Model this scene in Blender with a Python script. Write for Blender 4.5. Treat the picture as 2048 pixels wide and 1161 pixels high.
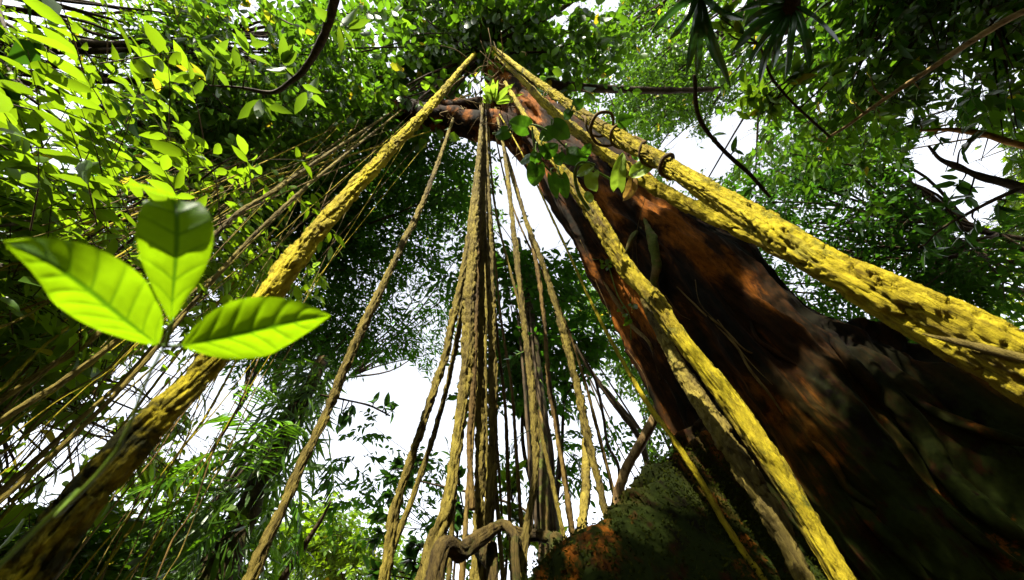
import bpy, math
import numpy as np
from mathutils import Matrix, Vector

for o in list(bpy.data.objects):
    bpy.data.objects.remove(o)
SC = bpy.context.scene
COL = SC.collection
RNG = np.random.default_rng(7)
rad = math.radians

# ------------------------------------------------------------------ camera
F = 796.0                     # focal length in pixels of the 2048 px wide photograph (14 mm lens)
CAM = np.array([0.0, 0.0, 0.6])
_z = np.array([(965 - 1024) / F, (580.5 - 95) / F, -1.0]); _z /= np.linalg.norm(_z)
_f = np.array([0, 0, -1.0])
_y = _f - _f.dot(_z) * _z; _y /= np.linalg.norm(_y)
_x = np.cross(_y, _z)
ROT = np.array([_x, _y, _z])  # world from camera
cam_data = bpy.data.cameras.new('camera')
cam_data.lens = 14.0; cam_data.sensor_width = 36.0; cam_data.sensor_fit = 'HORIZONTAL'
cam_data.clip_start = 0.01; cam_data.clip_end = 2000
cam_data.dof.use_dof = True; cam_data.dof.focus_distance = 4.0; cam_data.dof.aperture_fstop = 4.0
cam = bpy.data.objects.new('camera', cam_data); COL.objects.link(cam)
M4 = Matrix.Identity(4)
for i in range(3):
    for j in range(3):
        M4[i][j] = float(ROT[i, j])
M4.translation = Vector(CAM)
cam.matrix_world = M4
SC.camera = cam

# ------------------------------------------------------------------ sky, sun, exposure
SUN_AZ, SUN_EL = rad(-168), rad(41)       # azimuth clockwise from +Y: the sun stands behind the camera, to the left
SUN = np.array([math.sin(SUN_AZ) * math.cos(SUN_EL), math.cos(SUN_AZ) * math.cos(SUN_EL), math.sin(SUN_EL)])
world = bpy.data.worlds.new('World'); SC.world = world; world.use_nodes = True
nt = world.node_tree
sky = nt.nodes.new('ShaderNodeTexSky'); sky.sky_type = 'NISHITA'; sky.sun_disc = False
sky.sun_elevation = SUN_EL; sky.sun_rotation = SUN_AZ
sky.air_density = 1.0; sky.dust_density = 0.5; sky.ozone_density = 1.0
hs = nt.nodes.new('ShaderNodeHueSaturation'); hs.inputs['Saturation'].default_value = 0.22
nt.links.new(sky.outputs[0], hs.inputs['Color'])
nt.links.new(hs.outputs[0], nt.nodes['Background'].inputs[0])
nt.nodes['Background'].inputs[1].default_value = 0.125
sd = bpy.data.lights.new('sun', 'SUN'); sd.energy = 5.0; sd.angle = rad(0.5); sd.color = (1.0, 0.93, 0.78)
sun = bpy.data.objects.new('sun', sd); COL.objects.link(sun)
sun.rotation_euler = Vector(SUN).to_track_quat('Z', 'Y').to_euler()
sun.location = Vector(SUN * 50)
SC.render.engine = 'CYCLES'
SC.view_settings.view_transform = 'Standard'; SC.view_settings.look = 'None'
SC.view_settings.exposure = 2.3; SC.view_settings.gamma = 1.0
cy = SC.cycles
cy.use_denoising = True; cy.max_bounces = 6; cy.diffuse_bounces = 3; cy.glossy_bounces = 2
cy.transmission_bounces = 4; cy.transparent_max_bounces = 4; cy.sample_clamp_indirect = 4.0
cy.caustics_reflective = False; cy.caustics_refractive = False

# ------------------------------------------------------------------ small maths
def nrm(v):
    v = np.asarray(v, float)
    return v / np.maximum(np.linalg.norm(v, axis=-1, keepdims=True), 1e-9)

def ray(px, py):
    return nrm(ROT @ np.array([(px - 1024) / F, (580.5 - py) / F, -1.0]))

def at(px, py, dist):
    return CAM + ray(px, py) * dist

def at_h(px, py, h):
    d = ray(px, py)
    return CAM + d * (h / max(math.hypot(d[0], d[1]), 1e-6))

def at_z(px, py, z):
    d = ray(px, py)
    return CAM + d * ((z - CAM[2]) / d[2])

def depth_of(p):
    return float((ROT.T @ (np.asarray(p) - CAM))[2] * -1)

def project(p):
    c = (np.asarray(p) - CAM) @ ROT
    w = -c[..., 2]
    w = np.where(w < 1e-3, 1e-3, w)
    return np.stack([1024 + F * c[..., 0] / w, 580.5 - F * c[..., 1] / w], -1), -c[..., 2]

def hash3(x, y, z, seed=0):
    h = (x.astype(np.int64) * 374761393 + y.astype(np.int64) * 668265263 + z.astype(np.int64) * 2147483647 + seed * 974634541) & 0xffffffff
    h = ((h ^ (h >> 13)) * 1274126177) & 0xffffffff
    h = ((h ^ (h >> 16)) * 2246822519) & 0xffffffff
    return ((h ^ (h >> 15)) & 0xffffff) / float(0x1000000)

def noise3(x, y, z, seed=0):
    x, y, z = np.broadcast_arrays(np.asarray(x, float), np.asarray(y, float), np.asarray(z, float))
    xi, yi, zi = np.floor(x), np.floor(y), np.floor(z)
    fx, fy, fz = x - xi, y - yi, z - zi
    sx, sy, sz = [f * f * (3 - 2 * f) for f in (fx, fy, fz)]
    r = 0
    for a in (0, 1):
        for b in (0, 1):
            for c in (0, 1):
                w = (sx if a else 1 - sx) * (sy if b else 1 - sy) * (sz if c else 1 - sz)
                r = r + w * hash3(xi + a, yi + b, zi + c, seed)
    return r * 2 - 1

def fbm(x, y, z, seed=0, n=3):
    r, a = 0, 1.0
    for k in range(n):
        r = r + a * noise3(x * 2 ** k, y * 2 ** k, z * 2 ** k, seed + k)
        a *= 0.5
    return r

def plates(u, v, nu, seed):
    """Cells of cracked bark on a cylinder: u in cells round it (period nu), v in cells along it.
    Returns the distance to the nearest crack and one random number for each plate."""
    ui, vi = np.floor(u), np.floor(v)
    f1 = np.full(u.shape, 9.0); f2 = np.full(u.shape, 9.0); cid = np.zeros(u.shape)
    for a in (-1, 0, 1):
        for b in (-1, 0, 1):
            cu, cv = ui + a, vi + b
            k = np.mod(cu, nu)
            jx = cu + 0.15 + 0.7 * hash3(k, cv, np.zeros_like(cu), seed)
            jy = cv + 0.1 + 0.8 * hash3(k, cv, np.ones_like(cu), seed)
            d = np.hypot(u - jx, v - jy)
            near = d < f1
            f2 = np.where(near, f1, np.minimum(f2, d))
            cid = np.where(near, hash3(k, cv, np.full_like(cu, 2), seed), cid)
            f1 = np.where(near, d, f1)
    return f2 - f1, cid

def spline(pts, n, extra=None):
    """Catmull-Rom through pts, n samples spread evenly along it; extra values ride along."""
    P = np.asarray(pts, float)
    E = np.zeros((len(P), 1)) if extra is None else np.asarray(extra, float).reshape(len(P), -1)
    Q = np.hstack([P, E])
    if len(Q) == 2:
        t = np.linspace(0, 1, n)[:, None]
        R = Q[0] * (1 - t) + Q[1] * t
    else:
        A = np.vstack([2 * Q[0] - Q[1], Q, 2 * Q[-1] - Q[-2]])
        out = []
        for i in range(len(Q) - 1):
            t = np.linspace(0, 1, 24, endpoint=False)[:, None]
            p0, p1, p2, p3 = A[i], A[i + 1], A[i + 2], A[i + 3]
            out.append(0.5 * (2 * p1 + (p2 - p0) * t + (2 * p0 - 5 * p1 + 4 * p2 - p3) * t ** 2 + (3 * p1 - p0 - 3 * p2 + p3) * t ** 3))
        out.append(Q[-1:])
        D = np.vstack(out)
        s = np.r_[0, np.cumsum(np.linalg.norm(np.diff(D[:, :3], axis=0), axis=1))]
        q = np.linspace(0, s[-1], n)
        R = np.stack([np.interp(q, s, D[:, k]) for k in range(D.shape[1])], 1)
    return (R[:, :3], R[:, 3:]) if extra is not None else R[:, :3]

def frames(C):
    T = nrm(np.gradient(C, axis=0))
    a = np.array([1.0, 0, 0]) if abs(T[0, 0]) < 0.8 else np.array([0, 1.0, 0])
    N = np.zeros_like(C)
    n = nrm(np.cross(T[0], a))
    for i in range(len(C)):
        n = n - T[i] * n.dot(T[i]); n = n / max(np.linalg.norm(n), 1e-9)
        N[i] = n
    return T, N, np.cross(T, N)

# ------------------------------------------------------------------ meshes
def mesh_from(name, V, faces, mats, midx=None, attr=None, smooth=True):
    """faces: an (n,3) or (n,4) array, or a list of such arrays"""
    me = bpy.data.meshes.new(name)
    V = np.ascontiguousarray(V, np.float32)
    fl = faces if isinstance(faces, list) else [faces]
    fl = [np.asarray(f, np.int32) for f in fl if len(f)]
    me.vertices.add(len(V)); me.vertices.foreach_set('co', V.ravel())
    loops = np.concatenate([f.ravel() for f in fl]); sizes = np.concatenate([np.full(len(f), f.shape[1], np.int32) for f in fl])
    me.loops.add(len(loops)); me.loops.foreach_set('vertex_index', loops)
    me.polygons.add(len(sizes))
    me.polygons.foreach_set('loop_start', np.r_[0, np.cumsum(sizes)[:-1]].astype(np.int32))
    try:
        me.polygons.foreach_set('loop_total', sizes)
    except Exception:
        pass
    for m in (mats if isinstance(mats, (list, tuple)) else [mats]):
        me.materials.append(m)
    if midx is not None:
        me.polygons.foreach_set('material_index', np.asarray(midx, np.int32))
    me.polygons.foreach_set('use_smooth', np.full(len(sizes), bool(smooth)))
    if attr:
        for k, vals in attr.items():
            at_ = me.attributes.new(k, 'FLOAT', 'POINT')
            at_.data.foreach_set('value', np.ascontiguousarray(vals, np.float32))
    me.update(calc_edges=True)
    return me

def link(name, me, parent=None, loc=None):
    o = bpy.data.objects.new(name, me); COL.objects.link(o)
    if parent is not None:
        o.parent = parent
        o.matrix_parent_inverse = Matrix.Translation(-parent.location) if parent.parent is None else Matrix.Identity(4)
    if loc is not None:
        o.location = Vector(loc)
    return o

def thing(name, label, cat, loc=(0, 0, 0), group=None):
    o = bpy.data.objects.new(name, None); COL.objects.link(o)
    o.location = Vector(loc); o.empty_display_size = 0.1
    o['label'] = label; o['category'] = cat
    if group:
        o['group'] = group
    return o

def tag(o, label, cat, group=None):
    o['label'] = label; o['category'] = cat
    if group:
        o['group'] = group
    return o

def grid_faces(n, m, wrap):
    i = np.arange(n - 1)[:, None]; j = np.arange(m if wrap else m - 1)[None, :]
    a = i * m + j; b = i * m + (j + 1) % m
    return np.stack([a, b, b + m, a + m], -1).reshape(-1, 4)

def tube_arrays(pts, radii, n=20, m=8, disp=None, seed=0):
    C, Rr = spline(pts, n, radii); Rr = Rr[:, 0]
    T, N, B = frames(C)
    th = np.linspace(0, 2 * np.pi, m, endpoint=False)
    s = np.r_[0, np.cumsum(np.linalg.norm(np.diff(C, axis=0), axis=1))]
    R2 = np.repeat(Rr[:, None], m, 1)
    if disp is not None:
        R2 = disp(np.repeat(s[:, None], m, 1), np.repeat(th[None], n, 0), R2, seed)
    V = C[:, None] + R2[..., None] * (np.cos(th)[None, :, None] * N[:, None] + np.sin(th)[None, :, None] * B[:, None])
    V = V.reshape(-1, 3)
    Fq = grid_faces(n, m, True)
    V = np.vstack([V, C[:1], C[-1:]])
    j = np.arange(m)
    caps = np.vstack([np.stack([np.full(m, n * m), (j + 1) % m, j], 1), np.stack([np.full(m, n * m + 1), (n - 1) * m + j, (n - 1) * m + (j + 1) % m], 1)])
    return V, [Fq, caps]

def tube(name, pts, radii, mat, parent=None, n=20, m=8, disp=None, seed=0):
    V, fl = tube_arrays(pts, radii, n, m, disp, seed)
    return link(name, mesh_from(name, V, fl, mat), parent)

class Bag:
    """collects pieces that stay one mesh"""
    def __init__(self):
        self.V, self.F, self.M, self.A, self.n = [], [], [], [], 0
    def add(self, V, fl, mi=0, rnd=0.5):
        for f in (fl if isinstance(fl, list) else [fl]):
            f = np.asarray(f)
            if f.shape[1] == 4:
                f = np.vstack([f[:, [0, 1, 2]], f[:, [0, 2, 3]]])
            self.F.append(f + self.n); self.M.append(np.full(len(f), mi))
        self.V.append(V); self.A.append(np.broadcast_to(np.asarray(rnd, float), (len(V),))); self.n += len(V)
    def mesh(self, name, mats):
        return mesh_from(name, np.vstack(self.V), np.vstack(self.F), mats, np.concatenate(self.M), {'rnd': np.concatenate(self.A)})

# ------------------------------------------------------------------ materials
TONE = 0.62                   # scales the whole palette down, to deepen shade against a stronger sun
def new_mat(name):
    m = bpy.data.materials.new(name); m.use_nodes = True
    t = m.node_tree
    for n in list(t.nodes):
        if n.type != 'OUTPUT_MATERIAL':
            t.nodes.remove(n)
    return m, t, t.nodes['Material Output']

def ramp(t, stops, fac, tone=1.0):
    r = t.nodes.new('ShaderNodeValToRGB')
    e = r.color_ramp.elements
    while len(e) < len(stops):
        e.new(0.5)
    for k, (p, c) in enumerate(stops):
        e[k].position = p; e[k].color = (*[v * tone for v in c], 1)
    t.links.new(fac, r.inputs[0])
    return r

def noise_node(t, scale, detail=4, vec=None, rough=0.6):
    n = t.nodes.new('ShaderNodeTexNoise'); n.inputs['Scale'].default_value = scale
    n.inputs['Detail'].default_value = detail; n.inputs['Roughness'].default_value = rough
    if vec is not None:
        t.links.new(vec, n.inputs['Vector'])
    return n

def bark_mat(name, stops, scale=5.0, moss=None, moss_z=None, bump=0.5, bscale=60, stretch=0.25, rough=0.9, spec=0.12, fine=32.0, ridged=False):
    m, t, out = new_mat(name)
    g = t.nodes.new('ShaderNodeNewGeometry')
    mp = t.nodes.new('ShaderNodeMapping'); mp.inputs['Scale'].default_value = (1, 1, stretch)
    t.links.new(g.outputs['Position'], mp.inputs['Vector'])
    n1 = noise_node(t, scale, 6, mp.outputs[0], 0.65)
    r = ramp(t, stops, n1.outputs['Fac'], TONE)
    col = r.outputs[0]
    nf = noise_node(t, fine, 5, mp.outputs[0], 0.75)                      # fibres, flakes and stains
    rf = ramp(t, [(0.33, (0.28, 0.24, 0.2)), (0.46, (0.8, 0.78, 0.75)), (0.62, (1.05, 1.05, 1.0)), (0.75, (1.25, 1.22, 1.2))], nf.outputs['Fac'])
    mf = t.nodes.new('ShaderNodeMix'); mf.data_type = 'RGBA'; mf.blend_type = 'MULTIPLY'; mf.inputs[0].default_value = 1.0
    t.links.new(col, mf.inputs[6]); t.links.new(rf.outputs[0], mf.inputs[7]); col = mf.outputs[2]
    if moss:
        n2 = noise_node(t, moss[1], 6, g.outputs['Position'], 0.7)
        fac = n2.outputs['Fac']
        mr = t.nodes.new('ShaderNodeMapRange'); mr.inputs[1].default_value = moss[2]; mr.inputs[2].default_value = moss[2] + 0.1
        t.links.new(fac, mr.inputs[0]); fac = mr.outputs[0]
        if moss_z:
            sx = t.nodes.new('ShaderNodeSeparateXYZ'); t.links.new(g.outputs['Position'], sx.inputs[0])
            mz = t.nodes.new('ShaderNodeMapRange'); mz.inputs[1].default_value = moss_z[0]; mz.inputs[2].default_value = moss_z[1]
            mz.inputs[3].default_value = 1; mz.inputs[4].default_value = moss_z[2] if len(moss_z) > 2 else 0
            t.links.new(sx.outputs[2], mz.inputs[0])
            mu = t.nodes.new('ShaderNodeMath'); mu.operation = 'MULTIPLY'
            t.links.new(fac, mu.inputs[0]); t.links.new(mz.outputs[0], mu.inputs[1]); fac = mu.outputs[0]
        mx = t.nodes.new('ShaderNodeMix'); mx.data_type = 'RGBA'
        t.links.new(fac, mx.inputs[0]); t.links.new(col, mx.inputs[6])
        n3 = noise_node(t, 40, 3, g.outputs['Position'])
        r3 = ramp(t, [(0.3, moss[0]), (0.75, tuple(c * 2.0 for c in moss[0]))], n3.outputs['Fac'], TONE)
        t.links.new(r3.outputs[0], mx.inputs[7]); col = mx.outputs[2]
    b = t.nodes.new('ShaderNodeBsdfPrincipled'); b.inputs['Roughness'].default_value = rough
    b.inputs['Specular IOR Level'].default_value = spec
    t.links.new(col, b.inputs['Base Color'])
    nb = noise_node(t, bscale, 5, mp.outputs[0], 0.7)
    if ridged:
        nb.noise_type = 'RIDGED_MULTIFRACTAL'; nb.inputs['Lacunarity'].default_value = 2.3
    bp = t.nodes.new('ShaderNodeBump'); bp.inputs['Strength'].default_value = bump; bp.inputs['Distance'].default_value = 0.02
    t.links.new(nb.outputs['Fac'], bp.inputs['Height']); t.links.new(bp.outputs[0], b.inputs['Normal'])
    t.links.new(b.outputs[0], out.inputs[0])
    return m

def leaf_mat(name, dark, light, trans, tmix=0.45, per_object=False, rough=0.4, vein=None, spec=0.35, yellow=None):
    """dark..light: the leaf's own greens from leaf to leaf; trans: the colour of light passing through"""
    m, t, out = new_mat(name)
    if per_object:
        a = t.nodes.new('ShaderNodeObjectInfo'); fac = a.outputs['Random']
    else:
        a = t.nodes.new('ShaderNodeAttribute'); a.attribute_name = 'rnd'; fac = a.outputs['Fac']
    st = [(0.0, dark), (0.85, light)]
    tt = [(0.0, tuple(0.6 * c for c in trans)), (0.85, trans)]
    if yellow:
        st += [(0.93, light), (0.97, yellow)]; tt += [(0.93, trans), (0.97, yellow)]
    r = ramp(t, st, fac, TONE); r2 = ramp(t, tt, fac, TONE)
    col, tcol = r.outputs[0], r2.outputs[0]
    if vein:
        va = t.nodes.new('ShaderNodeAttribute'); va.attribute_name = 'vein'
        for k in (0, 1):
            mx = t.nodes.new('ShaderNodeMix'); mx.data_type = 'RGBA'
            t.links.new(va.outputs['Fac'], mx.inputs[0])
            t.links.new((col, tcol)[k], mx.inputs[6]); mx.inputs[7].default_value = (*[v * TONE for v in vein[k]], 1)
            if k == 0:
                ncol = mx.outputs[2]
            else:
                tcol = mx.outputs[2]
        col = ncol
        g = t.nodes.new('ShaderNodeNewGeometry')
        nn = noise_node(t, 120, 3, g.outputs['Position'])
        mm = t.nodes.new('ShaderNodeMix'); mm.data_type = 'RGBA'; mm.blend_type = 'MULTIPLY'; mm.inputs[0].default_value = 0.35
        t.links.new(tcol, mm.inputs[6]); rr = ramp(t, [(0.3, (0.5, 0.55, 0.4)), (0.65, (1, 1, 1))], nn.outputs['Fac'])
        t.links.new(rr.outputs[0], mm.inputs[7]); tcol = mm.outputs[2]
    b = t.nodes.new('ShaderNodeBsdfPrincipled'); b.inputs['Roughness'].default_value = rough
    b.inputs['Specular IOR Level'].default_value = spec
    t.links.new(col, b.inputs['Base Color'])
    tr = t.nodes.new('ShaderNodeBsdfTranslucent'); t.links.new(tcol, tr.inputs[0])
    mx = t.nodes.new('ShaderNodeMixShader'); mx.inputs[0].default_value = tmix
    t.links.new(b.outputs[0], mx.inputs[1]); t.links.new(tr.outputs[0], mx.inputs[2])
    t.links.new(mx.outputs[0], out.inputs[0])
    return m

YEL = (0.6, 0.5, 0.02)
MAT = dict(
    vine=bark_mat('yellow corky bark', [(0.30, (0.10, 0.065, 0.02)), (0.43, (0.32, 0.25, 0.012)), (0.58, (0.50, 0.41, 0.012)), (0.72, (0.22, 0.21, 0.03))], 6, moss=((0.05, 0.055, 0.006), 4, 0.56), bump=1.0, bscale=90, stretch=0.16),
    vine_sunlit=bark_mat('sunlit corky bark', [(0.30, (0.12, 0.08, 0.02)), (0.42, (0.46, 0.38, 0.012)), (0.58, (0.78, 0.66, 0.014)), (0.74, (0.42, 0.40, 0.03))], 6, moss=((0.025, 0.026, 0.003), 9, 0.42), moss_z=(1.05, 1.5, 0.0), bump=1.0, bscale=90, stretch=0.16),  # brightened copy of the vine bark, standing in for sunlight; mossy foot
    vine_olive=bark_mat('olive corky bark', [(0.25, (0.05, 0.035, 0.014)), (0.45, (0.15, 0.115, 0.025)), (0.62, (0.27, 0.215, 0.035)), (0.8, (0.14, 0.135, 0.03))], 6, bump=1.0, bscale=80, stretch=0.16),
    vine_brown=bark_mat('brown root bark', [(0.3, (0.045, 0.027, 0.01)), (0.5, (0.15, 0.095, 0.024)), (0.75, (0.24, 0.18, 0.05))], 6, bump=0.5, bscale=60),
    mossy=bark_mat('mossy bark', [(0.3, (0.09, 0.06, 0.02)), (0.6, (0.26, 0.19, 0.06))], 6, moss=((0.06, 0.075, 0.008), 5, 0.42), bump=0.6, bscale=70),
    mossy_root=bark_mat('mossy root bark', [(0.35, (0.02, 0.013, 0.005)), (0.6, (0.12, 0.085, 0.02))], 7, moss=((0.022, 0.028, 0.003), 6, 0.5), bump=1.0, bscale=60),
    trunk=bark_mat('orange bark', [(0.40, (0.005, 0.0025, 0.001)), (0.50, (0.038, 0.013, 0.002)), (0.60, (0.30, 0.095, 0.007)), (0.80, (0.09, 0.04, 0.006))], 2.6,  # near-black stops over most of the bark stand in for deep shade
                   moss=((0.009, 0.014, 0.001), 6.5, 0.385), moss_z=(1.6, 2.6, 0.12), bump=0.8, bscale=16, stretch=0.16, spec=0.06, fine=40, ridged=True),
    branch=bark_mat('dark branch bark', [(0.3, (0.025, 0.018, 0.01)), (0.7, (0.10, 0.07, 0.035))], 8, bump=0.4),
    pale=bark_mat('pale branch bark', [(0.3, (0.16, 0.10, 0.04)), (0.7, (0.42, 0.30, 0.12))], 8, bump=0.4),
    orange=bark_mat('orange branch bark', [(0.3, (0.22, 0.09, 0.02)), (0.7, (0.5, 0.26, 0.06))], 8, bump=0.4),
    palm_trunk=bark_mat('palm stem', [(0.35, (0.02, 0.015, 0.008)), (0.55, (0.06, 0.04, 0.015)), (0.75, (0.22, 0.15, 0.04))], 5, moss=((0.05, 0.06, 0.01), 4, 0.5), bump=0.6),
    stem=bark_mat('green stem', [(0.3, (0.10, 0.19, 0.02)), (0.7, (0.22, 0.36, 0.04))], 20, bump=0.1, rough=0.5),
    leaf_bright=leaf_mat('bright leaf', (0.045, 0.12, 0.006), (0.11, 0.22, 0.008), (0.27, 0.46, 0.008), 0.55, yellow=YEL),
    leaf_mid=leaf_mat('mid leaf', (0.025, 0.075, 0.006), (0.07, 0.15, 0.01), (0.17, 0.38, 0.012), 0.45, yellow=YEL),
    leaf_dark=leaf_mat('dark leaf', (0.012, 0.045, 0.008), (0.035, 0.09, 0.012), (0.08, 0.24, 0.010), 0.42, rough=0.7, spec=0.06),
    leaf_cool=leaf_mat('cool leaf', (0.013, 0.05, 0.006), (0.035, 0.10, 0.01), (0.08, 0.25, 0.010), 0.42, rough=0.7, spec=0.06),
    moss=leaf_mat('moss', (0.010, 0.016, 0.001), (0.05, 0.06, 0.003), (0.05, 0.065, 0.003), 0.3, rough=0.9, spec=0.05),
    leaf_one=leaf_mat('single leaf', (0.03, 0.09, 0.008), (0.08, 0.18, 0.01), (0.25, 0.45, 0.015), 0.45, per_object=True, yellow=YEL),
    leaf_one_dark=leaf_mat('single dark leaf', (0.012, 0.05, 0.008), (0.04, 0.11, 0.012), (0.09, 0.26, 0.015), 0.35, per_object=True),
    seedling=leaf_mat('seedling leaf', (0.06, 0.17, 0.004), (0.06, 0.17, 0.004), (0.36, 0.64, 0.004), 0.62, rough=0.5, spec=0.2, vein=((0.03, 0.09, 0.004), (0.10, 0.24, 0.003))),
    heart=leaf_mat('heart leaf', (0.02, 0.09, 0.008), (0.04, 0.12, 0.01), (0.13, 0.36, 0.012), 0.4, rough=0.35, vein=((0.06, 0.16, 0.02), (0.06, 0.16, 0.01))),
    pale_leaf=leaf_mat('pale green leaf', (0.30, 0.46, 0.04), (0.36, 0.52, 0.06), (0.5, 0.8, 0.05), 0.4, rough=0.35, vein=((0.40, 0.55, 0.08), (0.4, 0.6, 0.05))),
    dry_leaf=leaf_mat('dry leaf', (0.42, 0.20, 0.04), (0.5, 0.3, 0.06), (0.55, 0.35, 0.06), 0.4, vein=((0.25, 0.1, 0.03), (0.25, 0.1, 0.03))),
    frond=leaf_mat('palm leaflet', (0.04, 0.13, 0.008), (0.09, 0.2, 0.01), (0.2, 0.48, 0.012), 0.4, per_object=True, rough=0.3),
    frond_dark=leaf_mat('dark palm leaflet', (0.012, 0.045, 0.01), (0.03, 0.085, 0.015), (0.05, 0.16, 0.02), 0.3, rough=0.25),
)

# ------------------------------------------------------------------ ground
gm, gt, gout = new_mat('leaf litter')
gg = gt.nodes.new('ShaderNodeNewGeometry'); gn = noise_node(gt, 9, 8, gg.outputs['Position'], 0.7)
gr = ramp(gt, [(0.3, (0.02, 0.012, 0.006)), (0.5, (0.07, 0.04, 0.018)), (0.7, (0.13, 0.085, 0.035))], gn.outputs['Fac'])
gb = gt.nodes.new('ShaderNodeBsdfPrincipled'); gb.inputs['Roughness'].default_value = 0.9
gt.links.new(gr.outputs[0], gb.inputs['Base Color']); gt.links.new(gb.outputs[0], gout.inputs[0])
gu = np.linspace(-1, 1, 91); gu = np.sign(gu) * (np.abs(gu) ** 3) * 400
GX, GY = np.meshgrid(gu, gu, indexing='ij')
GZ = 0.06 * fbm(GX * 0.7, GY * 0.7, 0 * GX, 5) * np.exp(-(np.hypot(GX, GY) / 40) ** 2) - 0.02
ground = link('ground', mesh_from('ground', np.stack([GX, GY, GZ], -1).reshape(-1, 3), grid_faces(91, 91, False), gm))
ground['kind'] = 'structure'

# ------------------------------------------------------------------ the giant buttressed tree
BIG = thing('buttressed_tree', 'giant leaning tree with orange bark and mossy buttress roots, filling the lower right', 'tree', (2.5, 3.2, 0))
AX_Z = np.array([0.0, 3.0, 6.0, 9.6])
AX_P = np.array([[2.47, 3.33], [2.07, 2.83], [1.57, 2.19], [0.95, 1.44]])
def axis_xy(z):
    return np.stack([np.interp(z, AX_Z, AX_P[:, 0]), np.interp(z, AX_Z, AX_P[:, 1])], -1)
C0 = AX_P[0]

def ridge_profile(pix, end):
    """heights of a buttress ridge: the pixels of its crest met with the upright plane from the trunk to `end`"""
    u = np.array(end) - C0; L = np.hypot(*u); u = u / L; nn = np.array([-u[1], u[0]])
    out = []
    for px, py in pix:
        d = ray(px, py)
        t = (C0 - CAM[:2]).dot(nn) / d[:2].dot(nn)
        p = CAM + d * t
        out.append((p[2], (p[:2] - C0).dot(u)))
    out = np.array(sorted(out))
    z0, r0 = out[0]
    out = np.vstack([[(0.0, r0 + 0.4), (z0 * 0.45, r0 + 0.26), (z0 * 0.8, r0 + 0.1)], out])      # runs out along the ground
    return math.atan2(u[1], u[0]), out

LEFT_PHI, LEFT_PROF = ridge_profile([(1480, 820), (1460, 900), (1420, 970), (1360, 1035), (1325, 1085), (1250, 1142), (1180, 1205)], (-0.12, 2.1))
LOBES = [
    # angle, (heights, reach), half thickness at the top, flare at the foot
    (LEFT_PHI, LEFT_PROF, 0.10, 0.34),
    (math.atan2(-1.9, 1.5), np.array([(0.0, 2.7), (0.5, 2.5), (0.9, 2.2), (1.3, 2.0), (1.7, 1.65), (2.2, 1.2), (2.9, 0.8)]), 0.16, 0.34),
    (math.atan2(0.9, 1.6), np.array([(0.0, 2.4), (0.6, 1.9), (1.3, 1.3), (2.2, 0.9)]), 0.2, 0.3),
    (math.atan2(1.7, -0.7), np.array([(0.0, 2.4), (0.6, 1.9), (1.3, 1.3), (2.2, 0.9)]), 0.2, 0.3),
]
def trunk_r(phi, z):
    z0 = np.maximum(z, 0)
    r = np.interp(z0, [0, 1, 2, 3.2, 5, 9.6], [1.0, 0.92, 0.84, 0.75, 0.66, 0.49])
    best = r
    for k, (pl, prof, t0, fl) in enumerate(LOBES):
        dphi = np.angle(np.exp(1j * (phi - pl - 0.10 * np.sin(z0 * 1.7 + k) * np.exp(-z0 / 3))))
        R = np.interp(z0, prof[:, 0], prof[:, 1], right=0)
        zt = prof[-1, 0]
        t = t0 + fl * np.clip(1 - z0 / (zt * 0.9), 0, 1) ** 1.3
        lim = t / np.maximum(np.abs(np.sin(dphi)), 1e-3)
        lobe = np.where(np.abs(dphi) < 1.45, -0.1 * np.log(np.exp(-np.minimum(R, 6) / 0.1) + np.exp(-np.minimum(lim, 6) / 0.1)), 0)
        best = 0.09 * np.log(np.exp(best / 0.09) + np.exp(lobe / 0.09)) - 0.09 * math.log(2) * np.exp(-np.abs(best - lobe) / 0.09)
    cx, sx = np.cos(phi), np.sin(phi)
    fl = fbm(cx * 2.2, sx * 2.2, z * 0.28, 11, 3)                       # flutes that run up the trunk
    fl2 = fbm(cx * 6.5 * best, sx * 6.5 * best, z * 0.55, 21, 3)
    cord = 1 - np.abs(fbm(cx * 3.4 * best + 0.4 * np.sin(z * 1.3), sx * 3.4 * best, z * 0.33, 51, 2)) * 2.6
    return best + 0.085 * fl + 0.05 * (1 - np.abs(fl2) * 2) + 0.12 * np.clip(cord, -0.7, 1) + 0.022 * fbm(cx * 9 * best + 7, sx * 9 * best, z * 9, 61, 2) * np.clip(1.6 - z * 0.4, 0.3, 1) + 0.022 * fbm(cx * 13 * best, sx * 13 * best, z * 4, 31, 3)

def trunk_pt(phi, z, off=0.0):
    r = trunk_r(phi, z) + off
    c = axis_xy(z)
    return np.stack([c[..., 0] + r * np.cos(phi), c[..., 1] + r * np.sin(phi), z], -1)

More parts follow.
